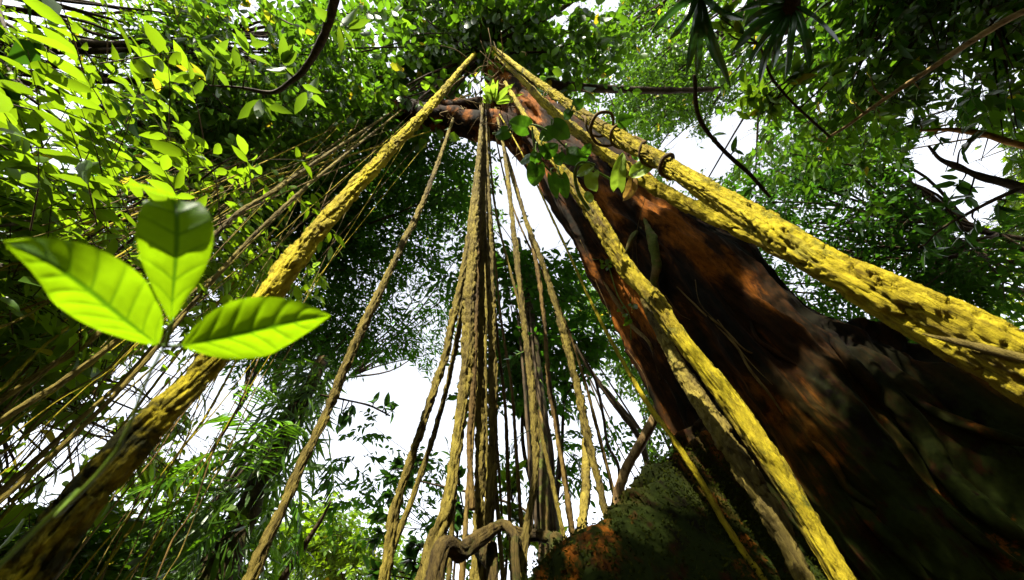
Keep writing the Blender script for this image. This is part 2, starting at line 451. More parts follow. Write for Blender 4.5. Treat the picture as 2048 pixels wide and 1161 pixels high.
dens_x = np.linspace(-np.pi, np.pi, 2001)
dens = 0.35 + 1.0 * np.exp(-(np.angle(np.exp(1j * (dens_x - (-2.3)))) / 1.1) ** 2)
for pl, *_ in LOBES[:2]:
    dens += 2.2 * np.exp(-(np.angle(np.exp(1j * (dens_x - pl))) / 0.22) ** 2)
cdf = np.cumsum(dens); cdf /= cdf[-1]
PH = np.interp((np.arange(470) + 0.5) / 470, cdf, dens_x)
ZZ = np.r_[np.linspace(-0.1, 3.2, 185, endpoint=False), np.linspace(3.2, 9.6, 105)]
gz, gp = np.meshgrid(ZZ, PH, indexing='ij')
TV = trunk_pt(gp, gz)
TF = grid_faces(len(ZZ), len(PH), True)
fz = gz.ravel()[TF].mean(1)
fph = np.angle(np.exp(1j * gp.ravel()[TF]).mean(1))
part = np.zeros(len(TF), int)
for k, (pl, prof, *_r) in enumerate(LOBES):
    wide = (0.62, 0.5, 0.5, 0.5)[k]
    lim = np.abs(np.angle(np.exp(1j * (fph - pl)))) < wide
    reach = np.linalg.norm(TV.reshape(-1, 3)[TF].mean(1)[:, :2] - axis_xy(fz), axis=1)
    part[lim & (reach > 1.12) & (fz < 2.6)] = k + 1
for k in range(5):
    sel = TF[part == k]
    ids, inv = np.unique(sel, return_inverse=True)
    nm = 'trunk' if k == 0 else 'buttress'
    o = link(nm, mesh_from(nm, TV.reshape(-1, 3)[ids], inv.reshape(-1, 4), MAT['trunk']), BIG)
    if k == 1:
        o['label'] = 'mossy buttress root sloping down to the lower left'

def on_trunk(px, py, off=0.0):
    """the point of the trunk's surface that a pixel shows"""
    d = ray(px, py); t = np.linspace(0.8, 14, 3000)
    p = CAM + d * t[:, None]
    c = axis_xy(p[:, 2]); v = p[:, :2] - c
    ph = np.arctan2(v[:, 1], v[:, 0]); gap = np.hypot(v[:, 0], v[:, 1]) - trunk_r(ph, p[:, 2])
    hit = np.nonzero((gap < off) & (p[:, 2] < 9.5))[0]
    i = hit[0] if len(hit) else int(np.argmin(gap))
    return p[i]

def lump(amount, freq):
    def f(s, th, R, seed):
        return R * (1 + amount * fbm(np.cos(th) * 1.3, np.sin(th) * 1.3, s * freq, seed, 3))
    return f

# roots grown onto the trunk, each one a pixel path laid on the surface
ROOTS = [
    ([(1290, 440), (1305, 480), (1312, 530), (1308, 570), (1312, 610), (1300, 640)], 20, 14, 0.10, 'mossy'),
    ([(1282, 455), (1262, 480), (1250, 520), (1236, 545)], 14, 8, 0.12, 'mossy'),
    ([(1740, 720), (1790, 800), (1850, 880), (1900, 960), (1990, 1040), (2080, 1110)], 34, 44, 0.05, 'trunk'),
    ([(1640, 640), (1700, 720), (1760, 790), (1800, 850)], 22, 26, 0.04, 'trunk'),
    ([(1780, 770), (1880, 830), (1990, 870), (2090, 900)], 20, 24, 0.04, 'trunk'),
    ([(1420, 640), (1470, 690), (1500, 740), (1540, 790), (1580, 850)], 4, 5, 0.03, 'vine_brown'),
    ([(1340, 560), (1400, 620), (1450, 660), (1490, 700), (1545, 722)], 4, 4, 0.03, 'vine_brown'),
    ([(1205, 560), (1230, 600), (1262, 650), (1300, 690), (1320, 760)], 7, 6, 0.04, 'vine_brown'),
    ([(1500, 640), (1515, 680), (1560, 710), (1610, 740)], 10, 8, 0.03, 'trunk'),
    ([(1850, 980), (1900, 1030), (1960, 1080), (2060, 1150)], 24, 30, 0.03, 'trunk'),
    ([(1690, 980), (1740, 1040), (1800, 1100), (1860, 1170)], 24, 30, 0.03, 'trunk'),
    ([(1600, 860), (1660, 920), (1700, 980), (1760, 1020)], 14, 16, 0.03, 'trunk'),
]
for k, (pix, w0, w1, off, mt) in enumerate(ROOTS):
    pts = [on_trunk(px, py, off if 0 < i < len(pix) - 1 else -0.02) for i, (px, py) in enumerate(pix)]
    ws = np.linspace(w0, w1, len(pts))
    rr = [0.5 * w * depth_of(p) / F for w, p in zip(ws, pts)]
    rr[0] *= 0.35; rr[-1] *= 0.5
    tube('root', pts, rr, MAT[mt], BIG, 70, 14, lump(0.3, 9), 40 + k)

# the fork: the stem goes on upwards, one great limb leaves it to the left
def limb(name, pix, mat, parent, n=60, m=18, bump=0.25, seed=1):
    pts = [at_z(px, py, z) for px, py, z, w in pix]
    rr = [0.5 * w * depth_of(p) / F for p, (_, _, _, w) in zip(pts, pix)]
    return tube(name, pts, rr, mat, parent, n, m, lump(bump, 3), seed)
limb('limb', [(1100, 300, 8.4, 88), (1052, 240, 9.6, 80), (1012, 180, 11.0, 62), (988, 130, 12.6, 44), (955, 60, 14.5, 34), (935, -30, 17, 26)], MAT['trunk'], BIG, seed=3)
limb('limb', [(1090, 330, 8.3, 60), (1020, 262, 9.3, 62), (940, 250, 9.8, 60), (868, 236, 10.2, 58), (790, 222, 10.8, 50), (700, 212, 11.4, 42), (600, 190, 12.2, 30)], MAT['trunk'], BIG, seed=4)
limb('limb', [(1030, 215, 10.4, 36), (980, 212, 10.4, 34), (920, 216, 10.6, 30), (880, 208, 10.9, 18)], MAT['trunk'], BIG, 40, 14, seed=5)
limb('branch', [(1000, 150, 11.6, 20), (1080, 165, 12, 18), (1170, 176, 12.5, 16), (1330, 182, 13.2, 13), (1450, 178, 14, 8)], MAT['branch'], BIG, 50, 10, seed=6)
limb('branch', [(985, 120, 12.6, 18), (930, 80, 13.2, 16), (840, 60, 14, 12), (740, 20, 15, 8)], MAT['branch'], BIG, 50, 10, seed=7)
limb('branch', [(975, 100, 13.2, 16), (1040, 60, 14, 14), (1120, 20, 15, 10), (1200, -40, 16, 8)], MAT['branch'], BIG, 50, 10, seed=8)
# wiry rootlets round the fork
for k in range(70):
    px, py = (RNG.uniform(880, 1230), RNG.uniform(170, 330)) if k % 2 else (RNG.normal(975, 30), RNG.uniform(110, 250))
    z = RNG.uniform(8.2, 10.2)
    a = at_z(px, py, z)
    d = nrm(RNG.normal(size=3) * np.array([1, 1, 0.9])) * RNG.uniform(0.2, 0.6)
    tube('rootlet', [a, a + d * 0.4 + RNG.normal(size=3) * 0.06, a + d + RNG.normal(size=3) * 0.12], [0.012, 0.009, 0.004], MAT['pale' if k % 3 else 'vine_brown'], BIG, 10, 5)

# cushions of moss on the buttress
mrng = np.random.default_rng(77)
bt = TF[part == 1]; pv = TV.reshape(-1, 3)[bt]
nrm_f = nrm(np.cross(pv[:, 1] - pv[:, 0], pv[:, 3] - pv[:, 0])); area = np.linalg.norm(np.cross(pv[:, 1] - pv[:, 0], pv[:, 3] - pv[:, 0]), axis=1)
cen = pv.mean(1)
lush = np.clip(fbm(cen[:, 0] * 2.2, cen[:, 1] * 2.2, cen[:, 2] * 2.2, 88, 3) + 0.35, 0, 1) * area * (cen[:, 2] > 0.5)
pick = mrng.choice(len(bt), 18000, p=lush / lush.sum())
MP = cen[pick] + mrng.normal(size=(18000, 3)) * 0.02
MOSS_SEED = (MP, nrm_f[pick])

# ------------------------------------------------------------------ hanging vines
def corky(cells=7, plate=2.6, deep=1.0):
    def f(s, th, R, seed):
        R0 = R.mean()
        c, sn = np.cos(th), np.sin(th)
        rag = 0.16 * noise3(c * 7, sn * 7, s / (R0 * 0.55), seed + 13)
        warp = 0.7 * noise3(c * 1.2, sn * 1.2, s / (R0 * 5), seed + 3) + rag
        u = th / (2 * np.pi) * cells + warp
        v = s / (R0 * plate) + 0.45 * noise3(c * 2, sn * 2, s / (R0 * 2), seed + 4) + rag * 0.6
        crack, cid = plates(np.mod(u, cells), v, cells, seed)
        k = np.clip(crack / 0.16, 0, 1); k = k * k * (3 - 2 * k)
        u2 = np.mod(th / (2 * np.pi) * cells * 2.0 + warp * 1.7 + 0.2 * noise3(c * 9, sn * 9, s / (R0 * 0.4), seed + 14), cells * 2)
        crack2, cid2 = plates(u2, v * 1.25 + 0.3, cells * 2, seed + 9)
        k2 = np.clip(crack2 / 0.2, 0, 1); k2 = k2 * k2 * (3 - 2 * k2)
        flute = fbm(c * 1.1, sn * 1.1, s / (R0 * 9), seed + 5, 2)
        gone = np.clip((noise3(c * 1.6, sn * 1.6, s / (R0 * 3.2), seed + 7) - 0.25) * 4, 0, 1)      # bark fallen away
        return R * (0.97 + deep * (0.13 * flute + 0.30 * (cid - 0.55) * k - 0.30 * (1 - k) + 0.12 * (cid2 - 0.5) * k2 - 0.10 * (1 - k2) - 0.10 * gone * k + 0.05 * noise3(c * 6, sn * 6, s / (R0 * 0.35), seed + 6)))
    return f

VINE_PTS = {}
def vine(key, pix, hb, zt, mat, label, m=28, step=0.28, cells=7, plate=2.6, deep=1.0, group='hanging vines', to_ground=True, name='hanging_vine', seed=None, cat='vine', nmax=400):
    """pix: (px, py, width px) from the foot to the top; hb: distance of the foot along the ground; zt: height of the top"""
    A = at_h(pix[0][0], pix[0][1], hb); B = at_z(pix[-1][0], pix[-1][1], zt)
    ab = B - A
    pts, rr = [], []
    for i, (px, py, w) in enumerate(pix):
        d = ray(px, py)
        if i == 0:
            p = A
        elif i == len(pix) - 1:
            p = B
        else:                                   # the point on this sight line nearest to the straight hang from foot to top
            w0 = CAM - A; a, b, c = 1.0, d.dot(ab), ab.dot(ab); dd, e = d.dot(w0), ab.dot(w0)
            t = (b * e - c * dd) / max(a * c - b * b, 1e-9)
            p = CAM + d * t
        pts.append(p); rr.append(0.5 * w * depth_of(p) / F)
    if to_ground:
        dn = nrm(pts[0] - pts[1]); k = (pts[0][2] + 0.05) / max(-dn[2], 0.3)
        low = pts[0] + dn * k; low[2] = -0.05
        pts = [low] + pts; rr = [rr[0] * 1.15] + rr
    P, E = spline(pts, 900, rr)
    dist = np.linalg.norm(P - CAM, axis=1)
    ds = np.linalg.norm(np.diff(P, axis=0), axis=1)
    rmean = float(np.mean(rr))
    need = ds / np.maximum(step * rmean, 0.0011 * dist[1:] * 2)
    cum = np.r_[0, np.cumsum(need)]
    n = int(min(max(cum[-1], 30), nmax))
    q = np.linspace(0, cum[-1], n)
    C = np.stack([np.interp(q, cum, P[:, k]) for k in range(3)], 1); R1 = np.interp(q, cum, E[:, 0])
    T, N, Bn = frames(C)
    th = np.linspace(0, 2 * np.pi, m, endpoint=False)
    s = np.r_[0, np.cumsum(np.linalg.norm(np.diff(C, axis=0), axis=1))]
    sd_ = seed if seed is not None else 100 + len(VINE_PTS)
    R2 = corky(cells, plate, deep)(np.repeat(s[:, None], m, 1), np.repeat(th[None], n, 0), np.repeat(R1[:, None], m, 1), sd_)
    V = C[:, None] + R2[..., None] * (np.cos(th)[None, :, None] * N[:, None] + np.sin(th)[None, :, None] * Bn[:, None])
    V = np.vstack([V.reshape(-1, 3), C[:1], C[-1:]])
    j = np.arange(m)
    caps = np.vstack([np.stack([np.full(m, n * m), (j + 1) % m, j], 1), np.stack([np.full(m, n * m + 1), (n - 1) * m + j, (n - 1) * m + (j + 1) % m], 1)])
    o = link(name, mesh_from(name, V, [grid_faces(n, m, True), caps], MAT[mat]))
    tag(o, label, cat, group)
    VINE_PTS[key] = (C, R1)
    return o

G = 'hanging vines'
vine('R1', [(2190, 815, 131), (1950, 685, 109), (1800, 608, 92), (1650, 528, 73), (1500, 435, 56), (1330, 330, 35), (1200, 252, 25), (1110, 190, 17), (1040, 138, 11), (1000, 106, 8), (985, 95, 6)], 1.45, 11.6, 'vine',
     'thickest bright yellow corky vine, crossing the right side above the trunk', m=74, nmax=1050, step=0.1, cells=9, plate=5.0, deep=0.95)
vine('R1b', [(1800, 625, 31), (1700, 572, 33), (1600, 520, 35), (1500, 468, 32), (1380, 412, 29), (1290, 362, 28), (1190, 292, 24), (1100, 218, 17), (1050, 166, 12), (1010, 128, 7), (985, 105, 6)], 1.75, 11.4, 'vine',
     'yellow corky vine tucked close under the thickest right vine', m=56, step=0.16, cells=7, to_ground=False)
vine('R2', [(1700, 1185, 46), (1600, 1012, 44), (1530, 905, 44), (1450, 790, 40), (1370, 690, 38), (1310, 605, 36), (1250, 535, 34), (1185, 425, 32), (1110, 322, 20), (1062, 252, 12), (1010, 165, 7)], 2.0, 9.6, 'vine',
     'long yellow corky vine in front of the trunk, ending at the lower right', m=64, step=0.12, cells=7, plate=4.0)
vine('R2b', [(1625, 1185, 44), (1550, 1040, 46), (1480, 930, 46), (1415, 825, 40), (1360, 735, 30), (1318, 660, 22), (1285, 600, 14)], 2.08, 3.9, 'vine_olive',
     'rough olive vine twin hugging the left side of the long trunk-front vine', m=52, step=0.16, cells=6, plate=2.4)
vine('L1', [(60, 1140, 93), (150, 1020, 78), (255, 895, 67), (330, 815, 60), (410, 735, 51), (500, 630, 47), (560, 560, 46), (620, 480, 37), (700, 390, 30), (790, 290, 23), (860, 215, 17), (925, 135, 9), (950, 108, 7)], 0.78, 11.8, 'vine_sunlit',
     'thick yellow corky vine running behind the three foreground leaves', m=74, nmax=1050, step=0.1, cells=8, plate=3.6, deep=1.1)
vine('L2', [(490, 1185, 31), (530, 1090, 26), (570, 1010, 22), (615, 905, 20), (660, 812, 19), (705, 700, 19), (750, 605, 17), (800, 500, 14), (860, 370, 10), (910, 228, 5)], 1.9, 10.2, 'vine_olive',
     'grey olive vine beside the bright sky gap, left of the vine bundle', m=36, step=0.2, deep=1.35, plate=2.0)
vine('C1', [(765, 1185, 25), (780, 1080, 23), (800, 985, 20), (850, 835, 18), (885, 730, 18), (908, 630, 16), (935, 490, 13), (955, 320, 7), (967, 195, 4)], 2.7, 10.3, 'vine_olive',
     'outermost left vine of the central bundle, tan against white sky', m=32, step=0.22, deep=1.35, plate=2.0)
vine('C1b', [(770, 1150, 14), (800, 1060, 13), (850, 925, 12), (890, 790, 11), (912, 690, 11), (928, 590, 10), (942, 480, 8), (958, 320, 5), (967, 198, 3)], 2.85, 10.3, 'vine_olive',
     'slim tan vine just right of the outermost central vine', m=24, step=0.28, deep=1.35, plate=2.0)
vine('C2', [(848, 1190, 43), (870, 1090, 35), (895, 1005, 29), (920, 850, 24), (935, 700, 26), (942, 560, 23), (950, 430, 16), (958, 320, 10), (966, 205, 6)], 2.5, 10.2, 'vine_olive',
     'stoutest rough tan vine of the central bundle', m=44, step=0.18, plate=2.2, deep=1.35)
vine('C3', [(955, 1110, 29), (958, 1000, 26), (962, 880, 22), (960, 760, 19), (962, 620, 15), (965, 480, 12), (967, 330, 8), (968, 205, 4)], 3.0, 10.3, 'vine_olive',
     'straight central vine rising from the arching root', m=34, step=0.22, deep=1.35, plate=2.0)
vine('C4', [(972, 1110, 22), (982, 1000, 20), (986, 880, 19), (986, 740, 17), (984, 610, 15), (980, 470, 12), (975, 330, 7), (970, 205, 4)], 2.95, 10.3, 'vine_olive',
     'rightmost of the tight central bundle of vines', m=34, step=0.22, deep=1.35, plate=2.0)
vine('C3b', [(946, 1020, 13), (940, 940, 12), (938, 880, 12), (945, 800, 12), (952, 640, 11), (956, 480, 9), (962, 330, 6), (967, 205, 4)], 2.8, 10.2, 'vine_brown',
     'slender crooked vine pressed between the stout vines of the bundle', m=22, step=0.3, to_ground=False)
vine('C3c', [(972, 860, 9), (970, 700, 10), (972, 540, 9), (970, 380, 6), (969, 205, 3)], 3.2, 10.3, 'vine_olive', 'thin vine hidden in the middle of the central bundle', m=18, step=0.35)
vine('C5', [(1040, 1150, 26), (1055, 1050, 19), (1070, 950, 15), (1068, 850, 16), (1058, 730, 14), (1045, 620, 13), (1027, 460, 11), (1008, 300, 7), (990, 215, 4)], 2.6, 10.0, 'vine_olive',
     'lone tan vine in front of the dark palm stem', m=34, step=0.2, deep=1.35, plate=2.0)
vine('C6', [(1215, 1045, 14), (1196, 960, 15), (1178, 890, 17), (1155, 775, 17), (1120, 640, 15), (1082, 520, 12), (1045, 420, 8), (1010, 305, 5), (985, 215, 3)], 3.3, 10.2, 'vine_olive',
     'tan vine meeting the mossy buttress ridge, left of the trunk', m=32, step=0.22, deep=1.35, plate=2.0)
vine('C6b', [(1160, 1090, 20), (1170, 1000, 20), (1172, 930, 18), (1170, 880, 14)], 3.2, 3.2, 'vine_olive', 'short stout vine stem standing on the mossy buttress', m=26, step=0.25)
vine('C7', [(1148, 1085, 13), (1130, 960, 12), (1112, 850, 11), (1096, 750, 10), (1086, 620, 9), (1065, 490, 8), (1020, 330, 5), (985, 220, 3)], 3.5, 10.2, 'vine_brown',
     'thin dark vine between the lone tan vine and the buttress', m=20, step=0.3, deep=1.35, plate=2.0)
vine('C8', [(1004, 1032, 5), (999, 960, 6), (993, 880, 7), (988, 780, 7), (982, 600, 6), (974, 380, 4), (968, 215, 3)], 3.0, 10.2, 'vine_brown',
     'thin dangling vine whose free end hangs in the sky gap', m=14, step=0.4, to_ground=False)
vine('C9', [(1550, 1190, 16), (1470, 1080, 14), (1400, 960, 13), (1340, 870, 12), (1290, 800, 11), (1235, 705, 8), (1185, 610, 6), (1120, 470, 5), (1040, 300, 3), (990, 215, 3)], 2.3, 10.0, 'vine',
     'slender lit vine slanting across the trunk\'s left edge', m=20, step=0.3)
vine('L3', [(-60, 880, 15), (150, 745, 12), (300, 620, 10), (460, 440, 8), (560, 375, 8), (680, 292, 6), (800, 214, 3)], 2.6, 10.8, 'vine_olive',
     'brown vine crossing the dark foliage, upper of the left pair', m=28, step=0.25)
vine('L4', [(-50, 1045, 15), (110, 905, 11), (230, 790, 10), (340, 665, 8), (430, 555, 8), (540, 440, 7), (660, 335, 6), (812, 214, 3)], 2.5, 10.8, 'vine_olive',
     'tan vine passing just behind the foreground leaves, lower of the left pair', m=28, step=0.25)
vine('L5', [(-40, 830, 15), (90, 740, 13), (170, 690, 11), (270, 600, 8), (400, 490, 6), (560, 370, 4), (740, 235, 3)], 2.9, 11.2, 'vine_olive',
     'stout brown vine low at the left edge, below the pointed leaf', m=28, step=0.25)
vine('L6', [(-40, 1020, 12), (60, 930, 11), (170, 830, 9), (260, 745, 7), (400, 590, 5), (600, 390, 3), (770, 230, 3)], 2.9, 11.0, 'vine_olive',
     'tan vine with a kink at the left edge over white sky', m=26, step=0.25)
for k, (b0, b1, m0, w) in enumerate([(935, 1000, 950, 8), (1000, 1080, 978, 7), (1018, 1000, 990, 6), (915, 900, 946, 6), (1035, 940, 1000, 5), (1090, 900, 1040, 6), (1205, 900, 1120, 5)]):
    vine('B%d' % k, [(b0, b1, w + 3), ((b0 + m0) / 2 + 6 * (-1) ** k, (b1 + 620) / 2, w + 1), (m0, 620, w), ((m0 + 967 * 2) / 3 + 3 * (-1) ** k, 400, w * 0.8), (968 + 3 * k - 8, 205, 3)], 2.9 + 0.12 * k, 10.3, 'vine_olive' if k % 2 else 'vine_brown',
         ['slim vine left of the straight central vine', 'slim vine right of the tight central bundle', 'second slim vine right of the tight central bundle', 'slim vine nearest the stout tan vine, on its left', 'slim vine just left of the lone tan vine',
          'slim vine just right of the lone tan vine', 'slim vine just right of the vine on the buttress ridge'][k], m=16, step=0.35)
# the dense curtain of thin roots at the left
CUR = 'curtain of thin aerial roots'
for k in range(92):
    f = (k + RNG.uniform(0, 0.9)) / 92
    x0, y0 = (-60, 450 + 900 * f) if f < 0.75 else (-60 + 380 * (f - 0.75) / 0.25, 1185)
    w = RNG.choice([2.5, 3, 4, 5, 7], p=[.3, .27, .2, .15, .08])
    tx, ty = RNG.uniform(560, 900), RNG.uniform(205, 260)
    hb = RNG.uniform(2.4, 4.8)
    def on(q, sag):
        return (x0 + (tx - x0) * q, y0 + (ty - y0) * q + sag + RNG.normal() * 8)
    p0, p1, pm, p2, p3 = on(0.1, 6), on(0.2, 10), on(0.31, 12), on(0.42, 14), on(0.7, 8)
    q_end = on(RNG.uniform(0.55, 0.72), 8)
    pk = [(x0, y0, w), (*p0, w), (*p1, w * 0.92), (*pm, w * 0.86), (*p2, w * 0.8)] + ([(*p3, w * 0.55), (tx, ty, w * 0.35)] if k % 5 < 2 else [(*q_end, w * 0.5)])
    vine('K%d' % k, pk, hb, RNG.uniform(10.3, 11.5) if k % 5 < 2 else RNG.uniform(6.5, 7.5), ('vine_brown', 'vine_olive', 'vine')[k % 3],
         'thin %s aerial root in the dense curtain hanging at the left' % ('brown', 'olive', 'yellow')[k % 3], m=7, step=0.6, cells=4, plate=5, nmax=150, group=CUR, name='aerial_root', cat='aerial root')
# roots at the foot of the bundle
def root_thing(pix, h, mat, label, n=90, m=26, seed=1, bump=0.35):
    pts = [at_h(px, py, hh) for (px, py, w), hh in zip(pix, h)]
    rr = [0.5 * w * depth_of(p) / F for p, (_, _, w) in zip(pts, pix)]
    dn = lambda p: np.array([p[0] + 0.02, p[1] + 0.05, -0.08])
    if pix[0][1] > 1120:
        pts = [dn(pts[0])] + pts; rr = [rr[0] * 1.2] + rr
    if pix[-1][1] > 1120:
        pts = pts + [dn(pts[-1])]; rr = rr + [rr[-1] * 1.2]
    rr = list(np.array(rr) * 0.85)
    o = tube('surface_root', pts, rr, MAT[mat], None, n * 2, m * 2, corky(7, 4.0, 0.8), seed)
    return tag(o, label, 'root', 'twisted roots at the foot of the vines')
root_thing([(870, 1160, 46), (925, 1106, 40), (964, 1076, 34), (1004, 1050, 28), (1026, 1064, 22), (1037, 1095, 20), (1032, 1140, 20)], [2.3, 2.45, 2.5, 2.55, 2.5, 2.45, 2.4], 'mossy_root', 'mossy root arching up and over at the bottom centre', seed=61)
root_thing([(1015, 1058, 24), (1050, 1070, 26), (1085, 1072, 30), (1112, 1090, 30), (1120, 1140, 34)], [2.7, 2.75, 2.7, 2.6, 2.5], 'mossy_root', 'shaggy mossy root lying behind the lone tan vine', seed=62)
root_thing([(985, 1150, 30), (975, 1120, 34), (962, 1095, 36), (955, 1070, 30)], [2.6, 2.7, 2.8, 2.9], 'mossy_root', 'dark root stump beneath the arching root', seed=64)

# ------------------------------------------------------------------ foliage
LT = np.array([(0, 0), (.17, -.66), (.17, 0), (.17, .66), (.42, -1), (.42, 0), (.42, 1), (.72, -.7), (.72, 0), (.72, .7), (1, 0)], float)
LF = np.array([(0, 2, 1), (0, 3, 2), (1, 2, 5), (1, 5, 4), (2, 3, 6), (2, 6, 5), (4, 5, 8), (4, 8, 7), (5, 6, 9), (5, 9, 8), (7, 8, 10), (8, 9, 10)])
LT4 = np.array([(0, 0), (.45, -1), (.5, 0), (.45, 1), (1, 0)], float)
LF4 = np.array([(0, 2, 1), (0, 3, 2), (1, 2, 4), (2, 3, 4)])

def leaf_batch(P, A, Nn, L, W, small=False, fold=0.25, curl=0.25):
    """many simple leaves: base points P, directions A, upper normals Nn, lengths L, widths W"""
    T, Fc = (LT4, LF4) if small else (LT, LF)
    A = nrm(A); S = nrm(np.cross(Nn, A)); U = np.cross(A, S)
    n = len(P)
    a = T[:, 0][None, :, None] * L[:, None, None]
    u = T[:, 1][None, :, None] * (W * 0.5)[:, None, None]
    cu = curl if np.ndim(curl) else np.full(n, curl)
    up = fold * np.abs(u) - (cu * L)[:, None, None] * (T[:, 0] ** 2)[None, :, None]
    V = P[:, None] + a * A[:, None] + u * S[:, None] + up * U[:, None]
    f = (Fc[None] + (np.arange(n) * len(T))[:, None, None]).reshape(-1, 3)
    return V.reshape(-1, 3), f, len(T)

GAPS = [  # openings in the canopy where the sky shows: centre, half axes, share of leaves that are missing
    (60, 10, 110, 50, .75), (500, 70, 36, 70, .8), (480, 75, 60, 30, .5), (120, 130, 70, 34, .45), (150, 200, 60, 30, .4), (770, 100, 40, 34, .8), (690, 150, 24, 24, .6),
    (1115, 15, 34, 26, .8), (1120, 60, 22, 40, .7), (1195, 5, 46, 26, .85), (1150, 110, 22, 22, .5), (1395, 320, 66, 46, .95), (1465, 270, 50, 50, .95), (1450, 300, 50, 30, .7), (1360, 300, 40, 26, .8),
    (1800, 75, 64, 16, .8), (1770, 105, 30, 22, .7), (1890, 150, 50, 32, .8), (1880, 205, 40, 40, .75), (1800, 190, 24, 20, .6), (1640, 200, 20, 40, .6), (1690, 220, 20, 30, .5),
    (1910, 310, 90, 52, .98), (1940, 370, 80, 66, .98), (1885, 345, 60, 66, .95), (1950, 440, 50, 50, .9), (1960, 170, 60, 30, .6), (1850, 240, 60, 24, .6), (1590, 250, 20, 26, .6), (1545, 330, 40, 24, .6),
    (1060, 420, 46, 90, .8), (1010, 440, 26, 70, .6), (895, 500, 20, 50, .5), (1110, 480, 26, 50, .7), (1020, 390, 40, 30, .8),
    (780, 470, 30, 40, .35), (740, 560, 40, 40, .5), (830, 580, 40, 50, .45), (870, 600, 24, 24, .5),
    (780, 850, 150, 110, .985), (720, 960, 120, 130, .985), (860, 980, 110, 150, .985), (680, 880, 50, 80, .8), (800, 760, 60, 40, .85), (730, 760, 40, 36, .6), (640, 1000, 50, 50, .7),
    (1030, 960, 60, 120, .97), (1160, 950, 80, 120, .96), (1240, 880, 50, 80, .95), (1200, 780, 34, 50, .8), (1010, 860, 24, 60, .9), (1250, 960, 50, 60, .9), (1000, 1000, 60, 60, .9),
    (430, 830, 40, 50, .85), (400, 880, 36, 36, .85), (350, 900, 40, 30, .8), (440, 780, 30, 26, .8), (590, 750, 30, 30, .7),
    (60, 960, 110, 60, .88), (150, 880, 90, 50, .85), (30, 880, 60, 44, .8), (280, 760, 60, 60, .85), (330, 700, 40, 60, .85), (230, 830, 60, 50, .7), (40, 540, 60, 40, .65), (20, 470, 40, 30, .5),
    (110, 400, 60, 26, .45), (90, 330, 90, 20, .4), (280, 420, 30, 40, .4), (30, 1080, 60, 24, .5), (480, 690, 60, 20, .4), (630, 740, 30, 26, .6), (1310, 80, 16, 30, .5),
    (1620, 560, 40, 30, .55), (1600, 600, 40, 26, .5), (1570, 280, 20, 20, .5), (1700, 430, 60, 16, .3), (1960, 520, 60, 30, .5), (2030, 520, 30, 60, .4), (1010, 600, 20, 60, .6), (1230, 660, 26, 26, .4), (560, 790, 24, 24, .5),
]
GA = np.array(GAPS)
def keep_open(P, rng):
    """thin the leaves where the canopy is open"""
    q, w = project(P)
    k = np.ones(len(P), bool)
    for cx, cy, rx, ry, s in GAPS:
        d = ((q[:, 0] - cx) / rx) ** 2 + ((q[:, 1] - cy) / ry) ** 2
        d = d + 0.35 * noise3(q[:, 0] / 26, q[:, 1] / 26, q[:, 0] * 0, 77)
        k &= ~((d < 1) & (rng.random(len(P)) < s) & (w > 0))
    return k

# shafts of sunlight: a list of (points, radius) that foliage standing between them and the sun leaves open
SHAFT = []
def keep_sun(P, rng, share=0.985, pad=0.0):
    k = np.ones(len(P), bool)
    e1 = nrm(np.cross(SUN, [0, 0, 1.0])); e2 = np.cross(SUN, e1)
    pu, pv, pw = P @ e1, P @ e2, P @ SUN
    for pts, r in SHAFT:
        for c in pts:
            d = (pu - c @ e1) ** 2 + (pv - c @ e2) ** 2
            k &= ~((d < (r + pad) ** 2) & (pw > c @ SUN + 0.3) & (rng.random(len(P)) < share))
    return k
for key, r, st in (('R1', 0.22, 40), ('R1b', 0.2, 40), ('R2', 0.2, 40), ('L1', 0.25, 40), ('C2', 0.16, 50), ('C5', 0.14, 50), ('C1', 0.14, 50), ('C6', 0.12, 50)):
    C_, R_ = VINE_PTS[key]
    zs = np.linspace(1.2 if key == 'L1' else 0.8, 9.3, 44)
    o_ = np.argsort(C_[:, 2])
    SHAFT.append((np.stack([np.interp(zs, C_[o_, 2], C_[o_, k]) for k in range(3)], 1), r))
for px_, py_, r_ in [(1175, 510, .14), (1205, 560, .14), (1235, 620, .12), (1285, 650, .1), (1325, 720, .12), (1365, 790, .13), (1370, 850, .13), (1545, 590, .22), (1530, 560, .12), (1690, 690, .24), (1740, 700, .2), (1620, 800, .22), (1640, 840, .08), (1890, 960, .2), (1960, 1020, .2), (1320, 960, .2), (1260, 1030, .2), (1180, 1090, .1), (1850, 1080, .1), (1300, 410, .14), (1090, 300, .14), (2030, 1100, .1)]:
    SHAFT.append((on_trunk(px_, py_)[None], r_ * 0.7 + 0.15))
LEFT_OPEN = np.array([at(px_, py_, d_) for px_ in range(-60, 700, 130) for py_ in (20, 150, 290) for d_ in (7, 10)])
SHAFT.append((np.array([at(250, 1080, 7), at(420, 1050, 6), at(100, 1060, 8), at(150, 800, 10), at(60, 950, 10), at(500, 900, 4.4), at(600, 1050, 4.2)]), 0.6))
SHAFT.append((np.array([at_z(985, 195, 9.4), at_z(880, 245, 9.9), at_z(940, 255, 9.6)]), 0.5))
SHAFT.append((np.array([at(340, 970, 4.3), at(400, 960, 4.3), at(380, 1000, 4.2), at(470, 950, 4.3)]), 0.4))
SHAFT.append((np.array([at(560, 650, .45), at(60, 510, .45), at(345, 620, .45), at(270, 640, .45), at(345, 560, .45), at(180, 590, .45), at(490, 670, .45), at(345, 450, .45)]), 0.2))
SHAFT.append((np.array([at(1180, 360, 3.0), at(1250, 350, 3.0), at(1100, 320, 3.1), at(1050, 280, 3.1)]), 0.18))

